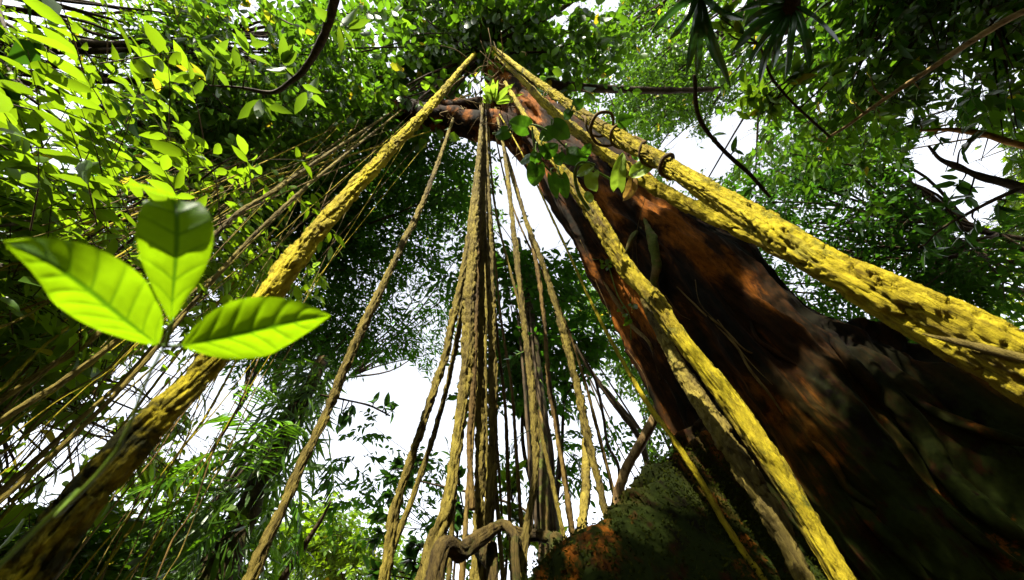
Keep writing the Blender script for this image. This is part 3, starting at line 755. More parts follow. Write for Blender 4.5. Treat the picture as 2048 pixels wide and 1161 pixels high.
def crown_points(clumps, rng, per, spread=0.55):
    P, O = [], []
    for c, r in clumps:
        n = max(int(per * r ** 2), 3)
        d = nrm(rng.normal(size=(n, 3))) * (rng.random((n, 1)) ** 0.45)
        d[:, 2] *= spread
        P.append(c + d * r); O.append(d)
    return np.vstack(P), np.vstack(O)

def make_crown(name, clumps, rng, mats, parent, per=60, leaf=0.12, aspect=0.4, nleaf=9, small=False, droop=0.3, upjit=0.45, spread=0.55, gaps=True, sunny=True, singles=0, single_mat=None, tw=1.0, pad=0.05, share=0.985):
    TP, TO = crown_points(clumps, rng, per, spread)
    n = len(TP)
    D = TO + rng.normal(size=(n, 3)) * 0.6; D[:, 2] = D[:, 2] * 0.35 - 0.15; D = nrm(D)
    TL = leaf * nleaf * 0.34 * rng.uniform(0.7, 1.25, n) * tw
    side = nrm(np.cross(D, [0, 0, 1.0]))
    i = np.tile(np.arange(nleaf), n); t = np.repeat(np.arange(n), nleaf)
    f = (i + 0.7) / nleaf
    P = TP[t] + D[t] * (TL[t] * f)[:, None] + rng.normal(size=(n * nleaf, 3)) * leaf * 0.06
    P[:, 2] -= 0.12 * TL[t] * f ** 2
    sg = np.where(i % 2 == 0, 1.0, -1.0)
    ang = rng.uniform(0.6, 1.15, len(P)) * (1 - 0.75 * (i == nleaf - 1))
    A = D[t] * np.cos(ang)[:, None] + side[t] * (np.sin(ang) * sg)[:, None] + rng.normal(size=(len(P), 3)) * 0.18
    A[:, 2] -= droop * rng.uniform(0.3, 1.5, len(P)); A = nrm(A)
    Nn = np.array([0, 0, 1.0]) + rng.normal(size=(len(P), 3)) * upjit; Nn = nrm(Nn - A * (Nn * A).sum(1, keepdims=True))
    L = leaf * rng.uniform(0.65, 1.3, len(P)); W = L * aspect * rng.uniform(0.8, 1.2, len(P))
    k = np.ones(len(P), bool)
    if gaps:
        k &= keep_open(P + A * L[:, None] * 0.5, rng)
    if sunny:
        k &= keep_sun(P + A * L[:, None] * 0.5, rng, share, pad)
    # a twig without leaves goes too
    alive = np.bincount(t, weights=k, minlength=n) >= 2
    k &= alive[t]
    rnd = np.clip(rng.normal(0.45, 0.22, n)[t] + rng.normal(0, 0.12, len(P)), 0, 0.92); rnd[rng.random(len(P)) < 0.012] = 1.0
    idx = np.nonzero(k)[0]
    if singles:                                   # the largest leaves in view are leaves of their own
        q, w = project(P[idx])
        inside = (q[:, 0] > 10) & (q[:, 0] < 2038) & (q[:, 1] > 10) & (q[:, 1] < 1150) & (w > 0)
        score = np.where(inside, L[idx] / np.maximum(w, 0.5), 0)
        top = idx[np.argsort(-score)[:singles]]
        V1, F1, _ = leaf_batch(np.zeros((1, 3)), np.array([[1.0, 0, 0]]), np.array([[0, 0, 1.0]]), np.array([1.0]), np.array([aspect]))
        me1 = mesh_from('leaf', V1, F1, single_mat)
        for jx in top:
            o = bpy.data.objects.new('leaf', me1); COL.objects.link(o); o.parent = parent
            S_ = np.cross(Nn[jx], A[jx]); U_ = np.cross(A[jx], S_)
            Mx = Matrix.Identity(4)
            for r_ in range(3):
                Mx[r_][0], Mx[r_][1], Mx[r_][2] = float(A[jx][r_] * L[jx]), float(S_[r_] * L[jx]), float(U_[r_] * L[jx])
                Mx[r_][3] = float(P[jx][r_] - parent.location[r_])
            o.matrix_basis = Mx
        idx = np.setdiff1d(idx, top)
    b = Bag()
    V, Fc, nv = leaf_batch(P[idx], A[idx], Nn[idx], L[idx], W[idx], small)
    b.add(V, Fc, 0, np.repeat(rnd[idx], nv))
    ta = np.nonzero(alive)[0]
    r0 = leaf * 0.025
    e1 = side[ta]; e2 = np.cross(D[ta], e1)
    ends = []
    for f_, rr in ((-0.1, r0), (0.5, r0 * 0.8), (1.0, r0 * 0.4)):
        c = TP[ta] + D[ta] * (TL[ta] * f_)[:, None]; c[:, 2] -= 0.12 * TL[ta] * max(f_, 0) ** 2
        for a_ in (0, 2.1, 4.2):
            ends.append(c + rr * (math.cos(a_) * e1 + math.sin(a_) * e2))
    SV = np.stack(ends, 1).reshape(-1, 3)
    sf = []
    for lv in (0, 3):
        for a_ in range(3):
            b_ = (a_ + 1) % 3
            sf += [(lv + a_, lv + b_, lv + 3 + b_), (lv + a_, lv + 3 + b_, lv + 3 + a_)]
    SF = (np.array(sf)[None] + (np.arange(len(ta)) * 9)[:, None, None]).reshape(-1, 3)
    if len(ta):
        b.add(SV, SF, 1)
    o = link(name, b.mesh(name, mats), parent)
    o['kind'] = 'stuff'
    return o, len(idx)

NLEAVES = 0
def tree(label, base, fork_z, regions, leafmat, rng_seed, name='tree', cat='tree', per=60, leaf=0.12, aspect=0.4, small=False, trunk_r=0.12, bark='branch', singles=0, single_mat='leaf_one',
         clump=0.8, group='trees of the surrounding jungle', droop=0.3, upjit=0.45, limbs=True, nleaf=9, gaps=True, sunny=True, lean=None, tw=1.0):
    """regions: (px, py, half width px, half height px, nearest m, farthest m, number of clumps)"""
    global NLEAVES
    rng = np.random.default_rng(rng_seed)
    T = thing(name, label, cat, (base[0], base[1], 0), group)
    cl = []
    for px, py, rx, ry, d0, d1, nc in regions:
        for _ in range(nc):
            a, q = rng.uniform(0, 2 * np.pi), math.sqrt(rng.random())
            c = at(px + rx * q * math.cos(a), py + ry * q * math.sin(a), rng.uniform(d0, d1))
            pc = project(c[None])[0][0]
            if any(((pc[0] - g[0]) / g[2]) ** 2 + ((pc[1] - g[1]) / g[3]) ** 2 < 0.7 and g[4] > 0.55 for g in GAPS) and gaps:
                continue
            if c[2] > 0.4:
                cl.append((c, clump * rng.uniform(0.65, 1.25)))
    o, nl = make_crown('crown', cl, rng, [MAT[leafmat], MAT[bark]], T, per, leaf, aspect, nleaf, small, droop, upjit, singles=singles, single_mat=MAT[single_mat], gaps=gaps, sunny=sunny, tw=tw)
    NLEAVES += nl
    cc = np.array([c for c, r in cl])
    top = np.array([base[0], base[1], fork_z]) + (np.array([lean[0], lean[1], 0]) if lean else 0)
    b0 = np.array([base[0], base[1], -0.1])
    mid = (b0 + top) / 2 + np.array([rng.normal() * .15, rng.normal() * .15, 0])
    tube('trunk', [b0, mid, top], [trunk_r * 1.25, trunk_r, trunk_r * 0.75], MAT[bark], T, 40, 12, lump(0.15, 2), rng_seed)
    if limbs:
        # main limbs reach into groups of clumps; every clump hangs on one of them
        k = max(2, min(6, len(cl) // 4))
        order = np.argsort(np.arctan2(cc[:, 1] - top[1], cc[:, 0] - top[0]))
        for grp in np.array_split(order, k):
            g = cc[grp].mean(0)
            j = top + (g - top) * 0.55 + np.array([0, 0, 0.15 * np.linalg.norm(g - top)])
            bag = Bag()
            V, fl = tube_arrays([top - [0, 0, 0.2], (top + j) / 2 + rng.normal(size=3) * 0.15, j], [trunk_r * 0.6, trunk_r * 0.45, trunk_r * 0.3], 14, 8, lump(0.2, 3), rng_seed)
            bag.add(V, fl)
            for gi in grp:
                c = cc[gi]; m_ = (j + c) / 2 + rng.normal(size=3) * 0.12 * np.linalg.norm(c - j) * 0.5
                V, fl = tube_arrays([j, m_, c, c + nrm(c - m_) * cl[gi][1] * 0.5], [trunk_r * 0.28, trunk_r * 0.18, trunk_r * 0.1, 0.004], 10, 6)
                bag.add(V, fl)
            link('branch', bag.mesh('branch', [MAT[bark]]), T)
    return T

def az(deg, h):
    return (h * math.sin(rad(deg)), h * math.cos(rad(deg)))

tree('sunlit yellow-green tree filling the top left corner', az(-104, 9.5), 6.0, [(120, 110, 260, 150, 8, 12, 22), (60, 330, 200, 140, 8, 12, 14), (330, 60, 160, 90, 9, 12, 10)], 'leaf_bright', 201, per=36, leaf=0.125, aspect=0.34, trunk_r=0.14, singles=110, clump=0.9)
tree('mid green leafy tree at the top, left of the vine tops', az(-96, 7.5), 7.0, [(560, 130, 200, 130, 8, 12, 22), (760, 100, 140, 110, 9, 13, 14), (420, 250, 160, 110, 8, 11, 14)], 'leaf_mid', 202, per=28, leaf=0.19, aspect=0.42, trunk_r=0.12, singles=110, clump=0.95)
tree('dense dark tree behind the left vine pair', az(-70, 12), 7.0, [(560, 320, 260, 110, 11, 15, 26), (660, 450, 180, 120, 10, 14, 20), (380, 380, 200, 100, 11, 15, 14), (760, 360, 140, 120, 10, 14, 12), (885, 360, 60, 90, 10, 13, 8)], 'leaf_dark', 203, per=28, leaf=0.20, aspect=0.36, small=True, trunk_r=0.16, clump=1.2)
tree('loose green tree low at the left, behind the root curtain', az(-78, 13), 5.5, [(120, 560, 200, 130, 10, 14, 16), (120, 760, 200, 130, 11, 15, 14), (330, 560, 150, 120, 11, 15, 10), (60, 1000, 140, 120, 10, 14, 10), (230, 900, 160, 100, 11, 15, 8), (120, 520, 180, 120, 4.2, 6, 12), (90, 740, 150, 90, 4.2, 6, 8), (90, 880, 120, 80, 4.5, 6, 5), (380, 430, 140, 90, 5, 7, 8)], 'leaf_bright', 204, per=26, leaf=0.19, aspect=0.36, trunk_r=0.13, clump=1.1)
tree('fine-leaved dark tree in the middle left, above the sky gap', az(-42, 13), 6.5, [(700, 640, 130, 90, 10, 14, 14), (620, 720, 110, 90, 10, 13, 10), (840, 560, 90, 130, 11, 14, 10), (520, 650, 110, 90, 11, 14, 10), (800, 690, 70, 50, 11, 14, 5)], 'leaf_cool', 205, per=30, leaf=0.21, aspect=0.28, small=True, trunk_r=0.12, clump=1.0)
crown_rng = np.random.default_rng(206)
fork_cl = []
for px, py, rx, ry, d0, d1, nc in [(960, 60, 180, 80, 11, 15, 20), (860, 150, 110, 70, 11, 14, 9), (1080, 90, 110, 90, 11, 15, 11), (960, -60, 220, 80, 12, 16, 8), (880, 195, 60, 18, 10, 11, 4), (780, 212, 60, 20, 9.8, 10.6, 6), (1060, 195, 40, 20, 10, 11, 3)]:
    for _ in range(nc):
        a, q = crown_rng.uniform(0, 2 * np.pi), math.sqrt(crown_rng.random())
        fork_cl.append((at(px + rx * q * math.cos(a), py + ry * q * math.sin(a), crown_rng.uniform(d0, d1)), (0.9 if d0 > 10.6 else 0.5) * crown_rng.uniform(0.65, 1.25)))
make_crown('crown', fork_cl, crown_rng, [MAT['leaf_mid'], MAT['branch']], BIG, 19, 0.27, 0.62, 9, False, 0.5, singles=60, single_mat=MAT['leaf_one'])
fork_c = at(970, 110, 12.2)
for c, r in fork_cl:
    m_ = (fork_c + c) / 2 + crown_rng.normal(size=3) * 0.2
    tube('branch', [fork_c, m_, c], [0.05, 0.03, 0.01], MAT['branch'], BIG, 12, 6)
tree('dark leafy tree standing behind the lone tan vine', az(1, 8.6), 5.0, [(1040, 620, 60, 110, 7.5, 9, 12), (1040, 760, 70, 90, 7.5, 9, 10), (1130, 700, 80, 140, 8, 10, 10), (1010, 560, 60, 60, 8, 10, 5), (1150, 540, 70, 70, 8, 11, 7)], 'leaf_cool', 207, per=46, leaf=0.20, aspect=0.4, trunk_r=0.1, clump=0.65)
tree('bright small-leaved tree in the gap left of the trunk', az(21, 15), 6.0, [(1250, 690, 70, 90, 12, 16, 8), (1310, 800, 70, 110, 12, 16, 12), (1290, 930, 60, 60, 11, 14, 6), (1220, 620, 60, 70, 12, 16, 6), (960, 420, 110, 70, 15, 19, 7), (1350, 1000, 60, 60, 11, 14, 4)], 'leaf_mid', 208, per=52, leaf=0.17, aspect=0.5, small=True, trunk_r=0.13, clump=0.9)
tree('tall fine-leaved sunlit tree at the top, right of the fork', az(108, 14), 10.0, [(1260, 130, 130, 110, 15, 20, 16), (1420, 190, 140, 120, 14, 19, 18), (1330, 280, 110, 70, 14, 18, 8), (1240, 30, 140, 60, 15, 20, 8), (1500, 330, 110, 80, 13, 17, 9)], 'leaf_mid', 209, per=30, leaf=0.19, aspect=0.45, small=True, trunk_r=0.2, clump=1.2)
tree('dark leafy tree overhanging the top right corner', az(112, 6.5), 5.0, [(1700, 60, 240, 90, 5.5, 8, 24), (1940, 120, 160, 130, 5.5, 8, 18), (1620, 180, 160, 110, 6, 8.5, 16), (1800, 250, 160, 90, 6.5, 9, 12), (1980, 220, 110, 90, 6, 8, 8)], 'leaf_mid', 210, per=20, leaf=0.15, aspect=0.38, trunk_r=0.07, singles=110, single_mat='leaf_one_dark', clump=0.7)
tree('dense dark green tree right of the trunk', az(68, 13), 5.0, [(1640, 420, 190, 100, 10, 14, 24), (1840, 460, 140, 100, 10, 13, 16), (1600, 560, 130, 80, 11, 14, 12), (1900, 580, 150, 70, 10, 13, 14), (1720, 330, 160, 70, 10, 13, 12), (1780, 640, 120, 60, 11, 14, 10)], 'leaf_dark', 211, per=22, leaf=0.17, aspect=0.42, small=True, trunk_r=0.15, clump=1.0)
tree('pale sunlit tree at the right edge, beyond the open sky', az(86, 17), 6.0, [(2030, 320, 60, 70, 14, 18, 8), (2030, 440, 60, 60, 14, 18, 8), (1980, 560, 80, 80, 14, 18, 6), (1720, 300, 90, 60, 15, 19, 4)], 'leaf_bright', 212, per=30, leaf=0.2, aspect=0.42, small=True, trunk_r=0.14, clump=1.1)
tree('low bushy shrub in the bottom left corner', az(-46, 7), 0.9, [(250, 1090, 160, 70, 6, 8, 14), (420, 1080, 90, 70, 6, 8, 8), (80, 1120, 120, 50, 6, 8, 8)], 'leaf_mid', 213, per=44, leaf=0.17, aspect=0.45, trunk_r=0.05, clump=0.6, name='shrub', cat='shrub', singles=40)
tree('sparse slender tree seen through the vines in the lower sky gap', az(-6, 13), 4.0, [(770, 980, 60, 60, 9, 12, 4), (850, 930, 50, 40, 9, 12, 3), (900, 1070, 50, 60, 9, 12, 4), (1010, 960, 40, 70, 9, 12, 4), (1150, 930, 50, 60, 9, 12, 4), (1010, 1090, 40, 40, 8, 11, 3), (1230, 900, 40, 60, 10, 12, 3), (740, 850, 50, 40, 10, 12, 2), (690, 960, 40, 60, 10, 12, 2)], 'leaf_cool', 215, per=26, leaf=0.17, aspect=0.42, trunk_r=0.05, clump=0.6, gaps=False)
tree('far pale yellow tree low in the bright sky gap', az(-22, 34), 8.0, [(680, 1100, 90, 60, 31, 36, 10), (640, 1060, 60, 50, 31, 36, 4), (780, 1155, 60, 20, 31, 36, 3)], 'leaf_bright', 214, per=10, leaf=0.45, aspect=0.5, small=True, trunk_r=0.2, clump=2.2, sunny=False, gaps=False)

# moss cushions grow out of the buttress
MPt, MNr = MOSS_SEED
mr = np.random.default_rng(78); nm_ = len(MPt)
outw = np.sign((MNr * (CAM - MPt)).sum(1, keepdims=True)) * MNr
mA = nrm(outw * 0.8 + mr.normal(size=(nm_, 3)) * 0.7); mN = nrm(mr.normal(size=(nm_, 3))); mN = nrm(mN - mA * (mN * mA).sum(1, keepdims=True))
mL = mr.uniform(0.010, 0.028, nm_)
bag = Bag(); V, Fc, nv = leaf_batch(MPt, mA, mN, mL, mL * 0.5, True); bag.add(V, Fc, 0, np.repeat(mr.random(nm_) * 0.8, nv))
mo = link('moss', bag.mesh('moss', [MAT['moss']]), BIG); mo['kind'] = 'stuff'

# ------------------------------------------------------------------ leaves with veins
def leaf_path(name, pts, width, normal, mat, parent, prof='ovate', fold=0.25, nt=36, nu=15, nveins=7, quilt=0.02, curl=0.0, wob=0.0, seed=0, serr=0.0):
    C = spline(pts, nt)
    T = nrm(np.gradient(C, axis=0))
    L = np.linalg.norm(np.diff(C, axis=0), axis=1).sum()
    N = np.asarray(normal, float); S = []
    n_ = nrm(N)
    for i in range(nt):
        n_ = nrm(n_ - T[i] * n_.dot(T[i])); S.append(np.cross(n_, T[i]))
    S = np.array(S); U = np.cross(T, S)
    t = np.linspace(0, 1, nt); u = np.linspace(-1, 1, nu)
    if prof == 'ovate':
        w = np.sin(np.pi * np.clip(t, 0, 1) ** 0.85) ** 0.85
    elif prof == 'obovate':
        w = np.sin(np.pi * t ** 1.25) ** 0.9
    elif prof == 'folded':                        # the tip is bent over out of sight
        w = np.sin(np.pi * np.clip(t * 0.78, 0, 1) ** 1.15) ** 0.9
    elif prof == 'lance':
        w = np.sin(np.pi * t ** 0.7) ** 1.1
    elif prof == 'strap':
        w = np.clip(t / 0.15, 0, 1) ** 0.5 * np.clip((1 - t) / 0.25, 0, 1) ** 0.7
    else:                                         # heart
        w = np.clip(t + 0.02, 0, 1) ** 0.30 * np.clip(1 - t, 0, 1) ** 0.70; w = w / w.max()
    w = np.maximum(w, 0.004)
    tt, uu = np.meshgrid(t, u, indexing='ij')
    half = width * 0.5 * w[:, None]
    if serr:
        half = half * (1 + serr * (np.mod(tt * 16, 1) - 0.5) * (np.abs(uu) > 0.9))
    back = 0.16 * L * np.abs(uu) ** 1.5 * (1 - tt) ** 4 if prof == 'heart' else 0.0
    phase = tt - 0.30 * np.abs(uu) * (width / L) * 1.2
    tri = np.abs(np.mod(phase * nveins, 1) - 0.5) * 2
    h = fold * np.abs(uu) * half - curl * width * uu ** 2 * w[:, None] + quilt * width * (1 - tri ** 3) * np.minimum(np.abs(uu) * 3, 1) * (1 - np.abs(uu) ** 4) * w[:, None]
    if wob:
        h = h + wob * width * noise3(tt * 5, uu * 1.5, 0 * tt, seed) * np.abs(uu)
    V = C[:, None] + S[:, None] * (uu * half)[..., None] + U[:, None] * h[..., None] - T[:, None] * (back + 0 * uu)[..., None]
    sm = lambda x: np.clip(x, 0, 1)
    vein = np.maximum(sm((tri - 0.8) / 0.16) * (1 - 0.65 * np.abs(uu)), sm((0.085 - np.abs(uu)) / 0.04))
    me = mesh_from(name, V.reshape(-1, 3), grid_faces(nt, nu, False), MAT[mat], None, {'vein': vein.ravel(), 'rnd': np.full(nt * nu, 0.5)})
    return link(name, me, parent)

# ------------------------------------------------------------------ the seedling held up before the lens
node = at(330, 692, 0.47)
SEED = thing('seedling', 'bright green seedling with three large leaves close in front of the lens', 'seedling', (float(node[0]) - .12, float(node[1]) - 0.05, 0))
up_l = -ray(340, 560)
leaf_path('leaf', [at(343, 645, .465), at(345, 600, .455), at(351, 530, .447), at(354, 470, .445), at(353, 425, .452), at(345, 398, .466)], 0.051, ray(340, 560), 'seedling', SEED, 'folded', 0.16, 120, 45, 6, 0.03, wob=0.05)
leaf_path('leaf', [at(360, 398, .468), at(330, 391, .464), at(300, 382, .464), at(268, 371, .466), at(244, 376, .47)], 0.014, nrm(np.array([0.2, -0.5, 0.9])), 'seedling', SEED, 'lance', 0.2, 60, 25, 5, 0.03)
leaf_path('leaf', [at(316, 690, .47), at(255, 645, .455), at(160, 568, .445), at(80, 515, .455), at(8, 484, .475)], 0.056, nrm(ray(170, 590) * 1.0 + np.array([0.3, -0.1, 0.3])), 'seedling', SEED, 'ovate', 0.42, 120, 45, 8, 0.035, wob=0.04)
leaf_path('leaf', [at(364, 692, .47), at(430, 680, .455), at(520, 660, .44), at(590, 644, .445), at(662, 632, .46)], 0.060, nrm(ray(500, 670) * 1.0 + np.array([-0.1, -0.15, 0.45])), 'seedling', SEED, 'ovate', 0.36, 120, 45, 7, 0.035, wob=0.04)
for a, b in (((343, 645), (333, 690)), ((316, 690), (330, 693)), ((364, 692), (332, 694))):
    tube('petiole', [at(*a, .466), at(*b, .47)], [0.0014, 0.0018], MAT['stem'], SEED, 8, 6)
st = [at(331, 690, .47), at(293, 762, .47), at(235, 900, .48), at(115, 1030, .52), at(-20, 1150, .60)]
tube('stem', st + [np.array([st[-1][0] - .08, st[-1][1], 0.0])], [0.0011, 0.0012, 0.0014, 0.0016, 0.002, 0.0025], MAT['stem'], SEED, 50, 8)

# ------------------------------------------------------------------ heart-leaved climber on the trunk-front vine
CL = thing('heart_leaf_climber', 'climber with large dark green heart-shaped leaves, hanging below the fork', 'climber', tuple(at(1100, 300, 3.2)))
HL = [((1016, 262), (990, 272), 27, 1), ((1056, 256), (1018, 244), 36, 1), ((1104, 262), (1078, 280), 26, 1), ((1106, 250), (1140, 276), 36, 1), ((1062, 312), (1040, 325), 24, 1), ((1074, 306), (1066, 332), 22, 1),
      ((1088, 308), (1116, 288), 28, 1), ((1118, 308), (1122, 332), 24, 1), ((1134, 308), (1176, 318), 38, 1), ((1168, 310), (1182, 288), 20, 1), ((1074, 330), (1069, 374), 36, 1), ((1104, 352), (1114, 398), 20, 1), ((1122, 352), (1134, 398), 26, 1),
      ((1150, 214), (1166, 200), 22, 1), ((1236, 244), (1268, 236), 26, 1), ((1140, 222), (1128, 240), 18, 1), ((1085, 292), (1100, 320), 18, 1)]
for k, (a, b, w, _) in enumerate(HL):
    d0 = 3.15 + 0.12 * ((k * 7) % 5 - 2)
    mid = ((a[0] + b[0]) / 2, (a[1] + b[1]) / 2)
    pts = [at(*a, d0), at(*mid, d0 - 0.02), at(*b, d0 + 0.03)]
    wd = w * depth_of(pts[1]) / F * 1.08
    leaf_path('leaf', pts, wd, nrm(ray(*mid) + RNG.normal(size=3) * 0.22), 'heart', CL, 'heart', 0.14, 22, 13, 7, 0.03, seed=k)
    q = at(a[0] + RNG.uniform(-6, 8), a[1] - RNG.uniform(8, 22), d0 + 0.05)
    tube('petiole', [pts[0], (pts[0] + q) / 2 + RNG.normal(size=3) * 0.01, q], [0.006, 0.006, 0.007], MAT['stem'], CL, 8, 5)
tube('stem', [at(985, 268, 3.3), at(1018, 262, 3.25), at(1060, 250, 3.3), at(1095, 262, 3.25), at(1128, 292, 3.25), at(1160, 318, 3.25), at(1190, 330, 3.2)], [0.008] * 7, MAT['stem'], CL, 40, 6)
tube('stem', [at(1064, 255, 3.3), at(1070, 300, 3.2), at(1088, 330, 3.2), at(1112, 352, 3.2), at(1128, 356, 3.2)], [0.008] * 5, MAT['stem'], CL, 40, 6)

PO = thing('pale_creeper', 'pale lime creeper shoot with a dried brown leaf, in front of the trunk', 'creeper', tuple(at(1180, 420, 2.9)))
tube('stem', [at(1178, 420, 2.95), at(1158, 388, 2.9), at(1150, 355, 2.85), at(1154, 332, 2.85), at(1166, 325, 2.85), at(1180, 332, 2.85), at(1196, 345, 2.88), at(1222, 360, 2.9), at(1240, 376, 2.9), at(1275, 376, 2.92)], [0.014, 0.013, 0.012, 0.01, 0.009, 0.008, 0.008, 0.008, 0.007, 0.005], MAT['stem'], PO, 60, 8)
for a, m_, b, w, mt, pr in (((1188, 332), (1172, 340), (1152, 352), 22, 'pale_leaf', 'ovate'), ((1186, 346), (1182, 362), (1192, 384), 28, 'pale_leaf', 'heart'), ((1172, 384), (1178, 396), (1186, 404), 17, 'pale_leaf', 'ovate'),
                            ((1236, 374), (1238, 346), (1246, 306), 30, 'pale_leaf', 'heart'), ((1258, 352), (1284, 338), (1312, 324), 34, 'pale_leaf', 'ovate'), ((1266, 352), (1262, 378), (1246, 402), 24, 'dry_leaf', 'ovate')):
    pts = [at(*a, 2.86), at(*m_, 2.83), at(*b, 2.88)]
    leaf_path('leaf', pts, w * depth_of(pts[1]) / F, nrm(-ray(*m_) + np.array([0.1, -0.1, 0.5])), mt, PO, pr, 0.3, 22, 13, 6, 0.03, wob=0.12, seed=len(pr) + w)

# ------------------------------------------------------------------ tendril coiling round the thick right vine
C_, R_ = VINE_PTS['R1']
q_, w_ = project(C_)
sel = (q_[:, 0] > 1175) & (q_[:, 0] < 1345) & (w_ > 0)
cc_, rc_ = C_[sel], R_[sel]
TT, NN, BB = frames(cc_)
tq_ = np.linspace(0, 1, len(cc_))
ph_ = 2 * np.pi * (4.3 * tq_ + 0.28 * np.sin(tq_ * 9.0) + 0.12 * np.sin(tq_ * 23))
rad_ = rc_ * (1.12 + 0.14 * noise3(tq_ * 7, tq_ * 0, tq_ * 0, 3)) + 0.07 * np.exp(-((np.linspace(0, 1, len(cc_)) - 0.75) / 0.13) ** 2)
hel = cc_ + rad_[:, None] * (np.cos(ph_)[:, None] * NN + np.sin(ph_)[:, None] * BB)
tag(tube('tendril', hel[::4], 0.011 * (1 + 0.4 * noise3(np.arange(len(hel[::4])) * 0.4, np.zeros(len(hel[::4])), np.zeros(len(hel[::4])), 8)), MAT['vine_brown'], None, 220, 7), 'thin brown tendril coiled round the thickest right vine', 'tendril')

# a creeper stem running up the near part of the thick right vine
sel = (q_[:, 0] > 1840) & (q_[:, 0] < 2200) & (w_ > 0)
cc_, rc_ = C_[sel], R_[sel]
off_ = np.linspace(1.0, 0.55, len(cc_))
side_ = nrm(CAM - cc_)
lat_ = nrm(np.cross(nrm(np.gradient(cc_, axis=0)), side_))
k_ = np.linspace(-0.9, 0.75, len(cc_))
tag(tube('clinging_stem', (cc_ + side_ * (rc_ * np.sqrt(1 - k_ ** 2 * 0.8) * 1.08)[:, None] - lat_ * (rc_ * k_)[:, None])[::6], np.interp(np.linspace(0, 1, len(cc_[::6])), [0, 0.75, 1], [0.011, 0.009, 0.002]), MAT['vine_olive'], None, 60, 8, lump(0.25, 20), 5), 'thin stem clinging to the near end of the thickest right vine', 'stem')

# ------------------------------------------------------------------ bird's nest fern at the fork
FE = thing('nest_fern', 'lime green nest fern with strap leaves, sitting in the fork of the tree', 'fern', tuple(at_z(985, 205, 8.9)))
for a, b, w in (((984, 202), (958, 168), 12), ((985, 202), (968, 160), 10), ((987, 202), (986, 158), 12), ((988, 203), (996, 160), 10), ((990, 204), (1030, 166), 12), ((991, 206), (1048, 188), 13), ((982, 205), (964, 190), 10), ((984, 206), (962, 204), 8),
                ((992, 207), (1040, 204), 10), ((986, 200), (978, 170), 10)):
    a3, b3 = at_z(*a, 8.9), at_z(*b, 8.85 + RNG.uniform(-0.1, 0.3))
    m3 = (a3 + b3) / 2 + np.array([0, 0, 0.12])
    leaf_path('leaf', [a3, m3, b3], w * depth_of(m3) / F, nrm(np.array([0, 0, 1.0]) + RNG.normal(size=3) * 0.3), 'pale_leaf', FE, 'lance', 0.25, 16, 7, 9, 0.01)

# ------------------------------------------------------------------ palms
V1, F1, _ = leaf_batch(np.zeros((1, 3)), np.array([[1.0, 0, 0]]), np.array([[0, 0, 1.0]]), np.array([1.0]), np.array([0.14]), fold=0.35, curl=0.12)
LEAFLET = mesh_from('leaflet', V1, F1, MAT['frond'])
def put_leaf(me, parent, P, A, N, L, name='leaflet'):
    o = bpy.data.objects.new(name, me); COL.objects.link(o)
    A = nrm(A); S_ = nrm(np.cross(N, A)); U_ = np.cross(A, S_)
    top = parent
    while top.parent is not None:
        top = top.parent
    Mx = Matrix.Identity(4)
    for r_ in range(3):
        Mx[r_][0], Mx[r_][1], Mx[r_][2], Mx[r_][3] = float(A[r_] * L), float(S_[r_] * L), float(U_[r_] * L), float(P[r_])
    o.parent = parent
    if parent.parent is None:
        o.matrix_parent_inverse = Matrix.Translation(-parent.location)
    o.matrix_basis = Mx
    return o

def frond(parent, pts, length, nl, seed, single=True, mat='frond', droop=0.25, r=0.006, up=(0, 0, 1)):
    """a feather leaf: rachis along pts, leaflets on both sides"""
    rng = np.random.default_rng(seed)
    C = spline(pts, nl + 3); T = nrm(np.gradient(C, axis=0))
    bag = Bag(); V, fl = tube_arrays(pts, np.linspace(r, r * 0.4, len(pts)), 24, 6); bag.add(V, fl, 0)
    todo = []
    for i in range(2, nl + 2):
        f = i / (nl + 2)
        side = nrm(np.cross(T[i], up))
        for s in (-1, 1):
            ang = 1.15 - 0.6 * f + rng.normal() * 0.08
            A = T[i] * math.cos(ang) + side * s * math.sin(ang) + np.array([0, 0, -droop * rng.uniform(0.5, 1.4)])
            todo.append((C[i], A, nrm(np.array(up) + rng.normal(size=3) * 0.25), length * (0.45 + 0.75 * math.sin(math.pi * min(f * 0.9 + 0.1, 1))) * rng.uniform(0.85, 1.1)))
    if not single:
        P, A, N, L = [np.array(x) for x in zip(*todo)]
        A = nrm(A); N = nrm(N - A * (N * A).sum(1, keepdims=True))
        Vb, Fb, nv = leaf_batch(P, A, N, L, L * 0.11, False, 0.35, 0.12); bag.add(Vb, Fb, 1, np.repeat(rng.random(len(P)), nv))
    o = link('frond', bag.mesh('frond', [MAT['stem'], MAT[mat]]), parent)
    if single:
        for P, A, N, L in todo:
            put_leaf(LEAFLET, o, P, A, N, L)
    return o

def pix_frond(parent, pix, d, length_px, nl, seed, **kw):
    dd = np.linspace(d[0], d[1], len(pix))
    pts = [at(px, py, k) for (px, py), k in zip(pix, dd)]
    return frond(parent, pts, length_px * depth_of(pts[len(pts) // 2]) / F, nl, seed, **kw)

